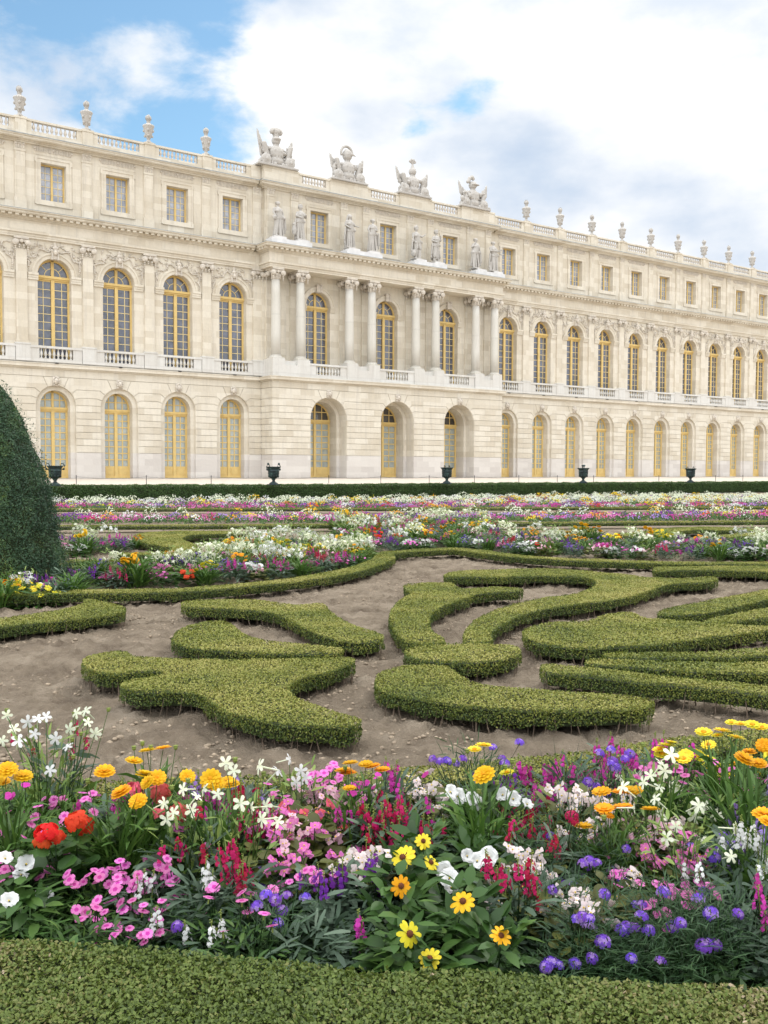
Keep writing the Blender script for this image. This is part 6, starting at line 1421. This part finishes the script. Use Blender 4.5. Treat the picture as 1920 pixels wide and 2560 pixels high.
# ------------------------------------------------------------------ beds in the middle distance: every plant a thing, built from a few patterns
PROTO = {}
def proto(kind, col, v):
    key = (kind, col, v)
    if key in PROTO: return PROTO[key]
    rg = random.Random(sum(map(ord, kind + col)) * 3 + v); f = KF[kind]; n = {'star': 22, 'pinkdisc': 20, 'spike': 8, 'begonia': 9, 'cluster': 11, 'double': 6, 'flatgold': 9, 'trumpet': 8, 'geranium': 4, 'daisy': 7}[kind]
    h = {'star': .44, 'double': .40, 'flatgold': .34, 'spike': .27, 'cluster': .26}.get(kind, .21); mb = MB(); me0 = [blossom(kind, col, k)[0] for k in range(2)]
    for i in range(n):
        me = me0[i % 2]; a = rg.uniform(0, 6.3); r = .17 * math.sqrt(rg.random()); z = h * (1 - .25 * (r / .17) ** 2) + rg.uniform(-.04, .03)
        rot = (Matrix.Rotation(rg.uniform(0, 6), 3, 'Z') @ Matrix.Rotation(math.radians(rg.uniform(0, 75 if kind == 'star' else 40)), 3, 'X')) if kind != 'spike' else Matrix.Rotation(rg.uniform(0, 6), 3, 'Z'); rot = rot if kind == 'spike' else Matrix.Rotation(math.radians(25), 3, 'X') @ rot
        vs = [tuple(rot @ v_.co + Vector((r * math.cos(a), r * math.sin(a), z))) for v_ in me.vertices]
        o = len(mb.v); mb.v.extend(vs)
        for p in me.polygons: mb.f.append(tuple(j + o for j in p.vertices)); mb.m.append(min(p.material_index, 1))
    mats = list(me0[0].materials)[:2]; o = mb.build('blossoms', mats); bm_ = o.data; bpy.data.objects.remove(o)
    PROTO[key] = (bm_, foliage(f, v), h); return PROTO[key]
MIX = [('star', 'cream', 18), ('star', 'white', 8), ('pinkdisc', 'pink', 13), ('pinkdisc', 'magenta', 5), ('spike', 'magenta', 4), ('begonia', 'palepink', 6), ('cluster', 'purple', 7), ('spike', 'violet', 6), ('flatgold', 'orange', 5), ('flatgold', 'yellow', 5), ('trumpet', 'white', 8), ('spike', 'crimson', 3), ('geranium', 'red', 2), ('double', 'gold', 3)]
def bed(name_, poly, gap, lab, grp, seed, bias=None, nostar=0, only=False):
    r_ = random.Random(seed); a = np.array(poly); lo, hi = a.min(0), a.max(0); pts = []; cnt = 0
    seeds_ = [(r_.uniform(lo[0], hi[0]), r_.uniform(lo[1], hi[1]), r_.choices(MIX, [m[2] for m in MIX])[0]) for _ in range(int((hi[0] - lo[0]) * (hi[1] - lo[1]) / (gap * gap * 2.2)) + 3)]
    if only: seeds_ = []
    if bias: seeds_ += bias
    for _ in range(9000):
        x, y = r_.uniform(lo[0], hi[0]), r_.uniform(lo[1], hi[1])
        if not inside(np.array([x]), np.array([y]), poly)[0]: continue
        if any((x - p[0]) ** 2 + (y - p[1]) ** 2 < gap * gap for p in pts): continue
        pts.append((x, y))
    tall = [m for m in MIX if m[0] in ('star', 'double', 'flatgold')]; low = [m for m in MIX if m not in tall]
    for x, y in pts:
        fr_ = not inside(np.array([x]), np.array([y - gap * 1.9]), poly)[0]; bk_ = not inside(np.array([x]), np.array([y + gap * 2.2]), poly)[0]
        s = min(seeds_, key=lambda q: (q[0] - x) ** 2 + (q[1] - y) ** 2); kind, col = s[2][0], s[2][1]
        if r_.random() < .22: m = r_.choices(MIX, [m[2] for m in MIX])[0]; kind, col = m[0], m[1]
        if fr_ and kind == 'star' and r_.random() < .75: m = r_.choices(low, [m[2] for m in low])[0]; kind, col = m[0], m[1]
        if nostar and kind == 'star' and r_.random() < nostar: m = r_.choices(low, [m[2] for m in low])[0]; kind, col = m[0], m[1]
        if kind == 'leafy' or r_.random() < .13:
            root = empty('leafy_plant', (x, y, 0), r_.uniform(0, 6), 'leafy green plant ' + lab, 'plant', grp); f = link('foliage', foliage('lance' if r_.random() < .6 else 'silver', r_.randrange(3)), root); f.scale = (1.4, 1.4, r_.uniform(.9, 1.3)); cnt += 1; continue
        bm_, fm, h = proto(kind, col, r_.randrange(2)); root = empty(KN[kind], (x, y, 0), r_.uniform(0, 6), '%s %s %s' % (CN[col], WN[kind], lab), 'flower', grp)
        sc = r_.uniform(.85, 1.2); root.scale = (sc, sc, sc); link('blossoms', bm_, root); f = link('foliage', fm, root); f.scale = (1.5, 1.5, h / .30)
        cnt += 1
    return cnt
def pw(pts, o, k=K3, h=0.0): return [gnd(o[0] + x * k, o[1] + y * k, h) for x, y in pts]
def bs(x, y, kind, col): g = gnd(x * DS, y * DS, .15); return (g[0], g[1], (kind, col, 1))
c1 = bed('left_bed', pw([(300, 503), (430, 513), (720, 506), (1000, 491), (1300, 464), (1500, 434), (1600, 400), (1570, 369), (1440, 350), (1300, 340), (1120, 336), (1000, 352), (960, 385), (900, 412), (820, 436), (620, 452), (540, 460), (300, 468)], O1), .21, 'in the wedge-shaped bed behind the curved border', 'plants of the wedge-shaped flower bed', 9,
   [bs(600, 1165, 'star', 'cream'), bs(640, 1150, 'star', 'cream'), bs(540, 1165, 'star', 'cream'), bs(700, 1180, 'star', 'cream'), bs(660, 1180, 'star', 'cream'), bs(450, 1190, 'star', 'cream'), bs(390, 1210, 'geranium', 'coral'), bs(430, 1230, 'pinkdisc', 'pink'), bs(470, 1235, 'pinkdisc', 'magenta'), bs(580, 1215, 'cluster', 'purple'), bs(620, 1210, 'cluster', 'lilac'), bs(735, 1200, 'pinkdisc', 'pink'), bs(700, 1200, 'spike', 'violet'), bs(320, 1215, 'star', 'cream'), bs(230, 1245, 'daisy', 'yellow'), bs(540, 1190, 'spike', 'crimson'), bs(300, 1240, 'pinkdisc', 'pink')])
c2 = bed('left_small', pw([(262, 366), (330, 371), (470, 360), (590, 344), (600, 328), (520, 325), (262, 332)], O1), .30, 'in the small bed right of the yew', 'plants of the small bed by the yew', 8, [bs(230, 1165, 'star', 'cream'), bs(180, 1170, 'star', 'cream'), bs(270, 1170, 'trumpet', 'white'), bs(160, 1185, 'geranium', 'red'), bs(200, 1185, 'pinkdisc', 'magenta')])
c3 = bed('right_bed', pw([(-40, 352), (120, 350), (290, 340), (400, 350), (560, 366), (760, 378), (1000, 384), (1659, 390), (1820, 392), (1820, 338), (1500, 335), (1200, 330), (900, 320), (700, 306), (480, 290), (250, 280), (0, 290), (-130, 300)], O2), .285, 'in the long bed behind the right-hand border', 'plants of the long right-hand flower bed', 12,
   [bs(830, 1160, 'pinkdisc', 'pink'), bs(880, 1150, 'star', 'cream'), bs(960, 1160, 'spike', 'violet'), bs(1050, 1185, 'cluster', 'purple'), bs(1120, 1165, 'trumpet', 'white'), bs(1180, 1190, 'flatgold', 'yellow'), bs(1220, 1180, 'spike', 'violet'), bs(1270, 1155, 'star', 'cream'), bs(1330, 1165, 'geranium', 'red'), bs(1370, 1165, 'double', 'gold'), bs(1410, 1145, 'star', 'cream'), bs(1350, 1190, 'pinkdisc', 'pink'), bs(1430, 1190, 'cluster', 'lilac'), bs(1500, 1180, 'pinkdisc', 'magenta'), bs(1540, 1160, 'flatgold', 'yellow'), bs(1620, 1165, 'star', 'cream'), bs(790, 1180, 'star', 'cream')], nostar=.3)
c4 = bed('mid_bed', pw([(-190, 300), (0, 292), (250, 282), (470, 262), (420, 235), (250, 225), (0, 228), (-150, 240), (-220, 262)], O2), .42, 'in the middle bed where the strips and beds meet', 'plants of the middle flower bed', 15, [bs(850, 1110, 'star', 'cream'), bs(900, 1120, 'star', 'cream'), bs(980, 1130, 'star', 'cream'), bs(1020, 1100, 'spike', 'violet'), bs(760, 1140, 'star', 'cream'), bs(900, 1100, 'flatgold', 'orange')])
c5 = bed('corner_bed', pw([(-170, 235), (0, 222), (180, 208), (330, 182), (330, 160), (200, 150), (60, 150), (-170, 165)], O3), .17, 'in the lower left bed in front of the yew', 'plants of the lower left flower bed', 21, [bs(30, 1290, 'daisy', 'yellow'), bs(60, 1300, 'daisy', 'yellow'), bs(75, 1255, 'spike', 'violet'), bs(100, 1275, 'trumpet', 'white'), bs(10, 1270, 'daisy', 'yellow'), bs(120, 1285, 'daisy', 'yellow'), bs(150, 1290, 'leafy', 'pink'), bs(140, 1275, 'leafy', 'pink'), bs(40, 1262, 'spike', 'violet')], only=True)
print('mid plants', c1, c2, c3, c4)
# far strips: nobody could count these, they read as bands of colour
def far_strip(poly, label, seed, gap, size, wt):
    """mounds of one kind each, low colours along the front and tall pale ones behind, in green leaves"""
    rg = random.Random(seed); rn = np.random.default_rng(seed); a = np.array(poly); lo, hi = a.min(0), a.max(0)
    tallk = [('cream', .42, .36), ('white', .34, .16), ('gold', .40, .10), ('yellow', .33, .05), ('cream', .36, .1), (None, .25, .28)]
    lowk = [('magenta', .22, .24), ('pink', .20, .22), ('violet', .27, .12), ('lilac', .24, .10), ('white', .22, .12), ('crimson', .26, .06), ('orange', .28, .05), ('red', .26, .03), ('yellow', .25, .04), (None, .2, .36)]
    names = ['cream', 'white', 'gold', 'yellow', 'magenta', 'pink', 'violet', 'lilac', 'crimson', 'orange', 'red']; C = []; Nn = []; K = []; S = []; G = []
    y = lo[1]
    while y < hi[1]:
        x = lo[0] + rg.random() * gap
        while x < hi[0]:
            px, py = x + rg.uniform(-.35, .35) * gap, y + rg.uniform(-.35, .35) * gap; x += gap
            if not inside(np.array([px]), np.array([py]), poly)[0]: continue
            front = not inside(np.array([px]), np.array([py - wt]), poly)[0]; src = lowk if (front or rg.random() < .42) else tallk
            k = rg.choices(src, [q[2] for q in src])[0]; h = k[1] * rg.uniform(.75, 1.15); r = gap * rg.uniform(.5, .8); n = rg.randint(34, 62)
            u = np.sqrt(rn.random(n)) * r; t = rn.uniform(0, 2 * PI, n); z = h * (1 - .55 * (u / r) ** 2) + rn.normal(0, .02, n); g = np.stack([px + u * np.cos(t), py + u * np.sin(t), np.maximum(z, .03)], -1)
            nn = np.stack([np.cos(t) * u / r + rn.normal(0, .4, n), np.sin(t) * u / r - .5 + rn.normal(0, .4, n), .6 + 0 * t], -1)
            if k[0]: m_ = int(n * .8); C.append(g[:m_]); Nn.append(nn[:m_]); K.append(np.full(m_, names.index(k[0]))); S.append(np.full(m_, size))
            m = 46; u = np.sqrt(rn.random(m)) * r * 1.15; t = rn.uniform(0, 2 * PI, m); G.append(np.stack([px + u * np.cos(t), py + u * np.sin(t), rn.random(m) * h * .85 * (1 - .4 * (u / r / 1.15) ** 2) + (.05 if not k[0] else 0)], -1))
        y += gap * .85
    C, Nn, K, S = map(np.concatenate, (C, Nn, K, S)); G = np.concatenate(G); n, m = len(C), len(G)
    co, q, t = leaf_quads(C, Nn, S * rn.uniform(.7, 1.3, n), S * rn.uniform(.6, 1.1, n), np.zeros(n))
    co2, q2, t2 = leaf_quads(G, np.stack([rn.normal(0, .7, m), rn.normal(-.5, .7, m), np.full(m, .6)], -1), .11 * rn.uniform(.6, 1.4, m), .035, .55 + rn.normal(0, .2, m))
    me = raw_mesh('flower_strip', np.concatenate([co, co2]), np.concatenate([q, q2 + len(co)]), np.concatenate([t, t2]), np.concatenate([K, np.full(m, len(names))]))
    for k in names: me.materials.append(P[k])
    me.materials.append(M['green']); tag(link('flower_strip', me), label, 'flower bed', None, 'stuff')
far_strip([gnd(x, y) for x, y in ((20, 1277), (960, 1276), (2000, 1271), (2050, 1246), (1330, 1249), (700, 1258), (20, 1262))], 'farthest strip of mixed bedding flowers under the long dark hedge', 3, .58, .062, 2.2)
far_strip([gnd(x, y) for x, y in ((40, 1310), (960, 1308), (2000, 1302), (2020, 1291), (960, 1298), (40, 1301))], 'middle strip of mixed bedding flowers between two thin box borders', 6, .44, .052, 1.6)
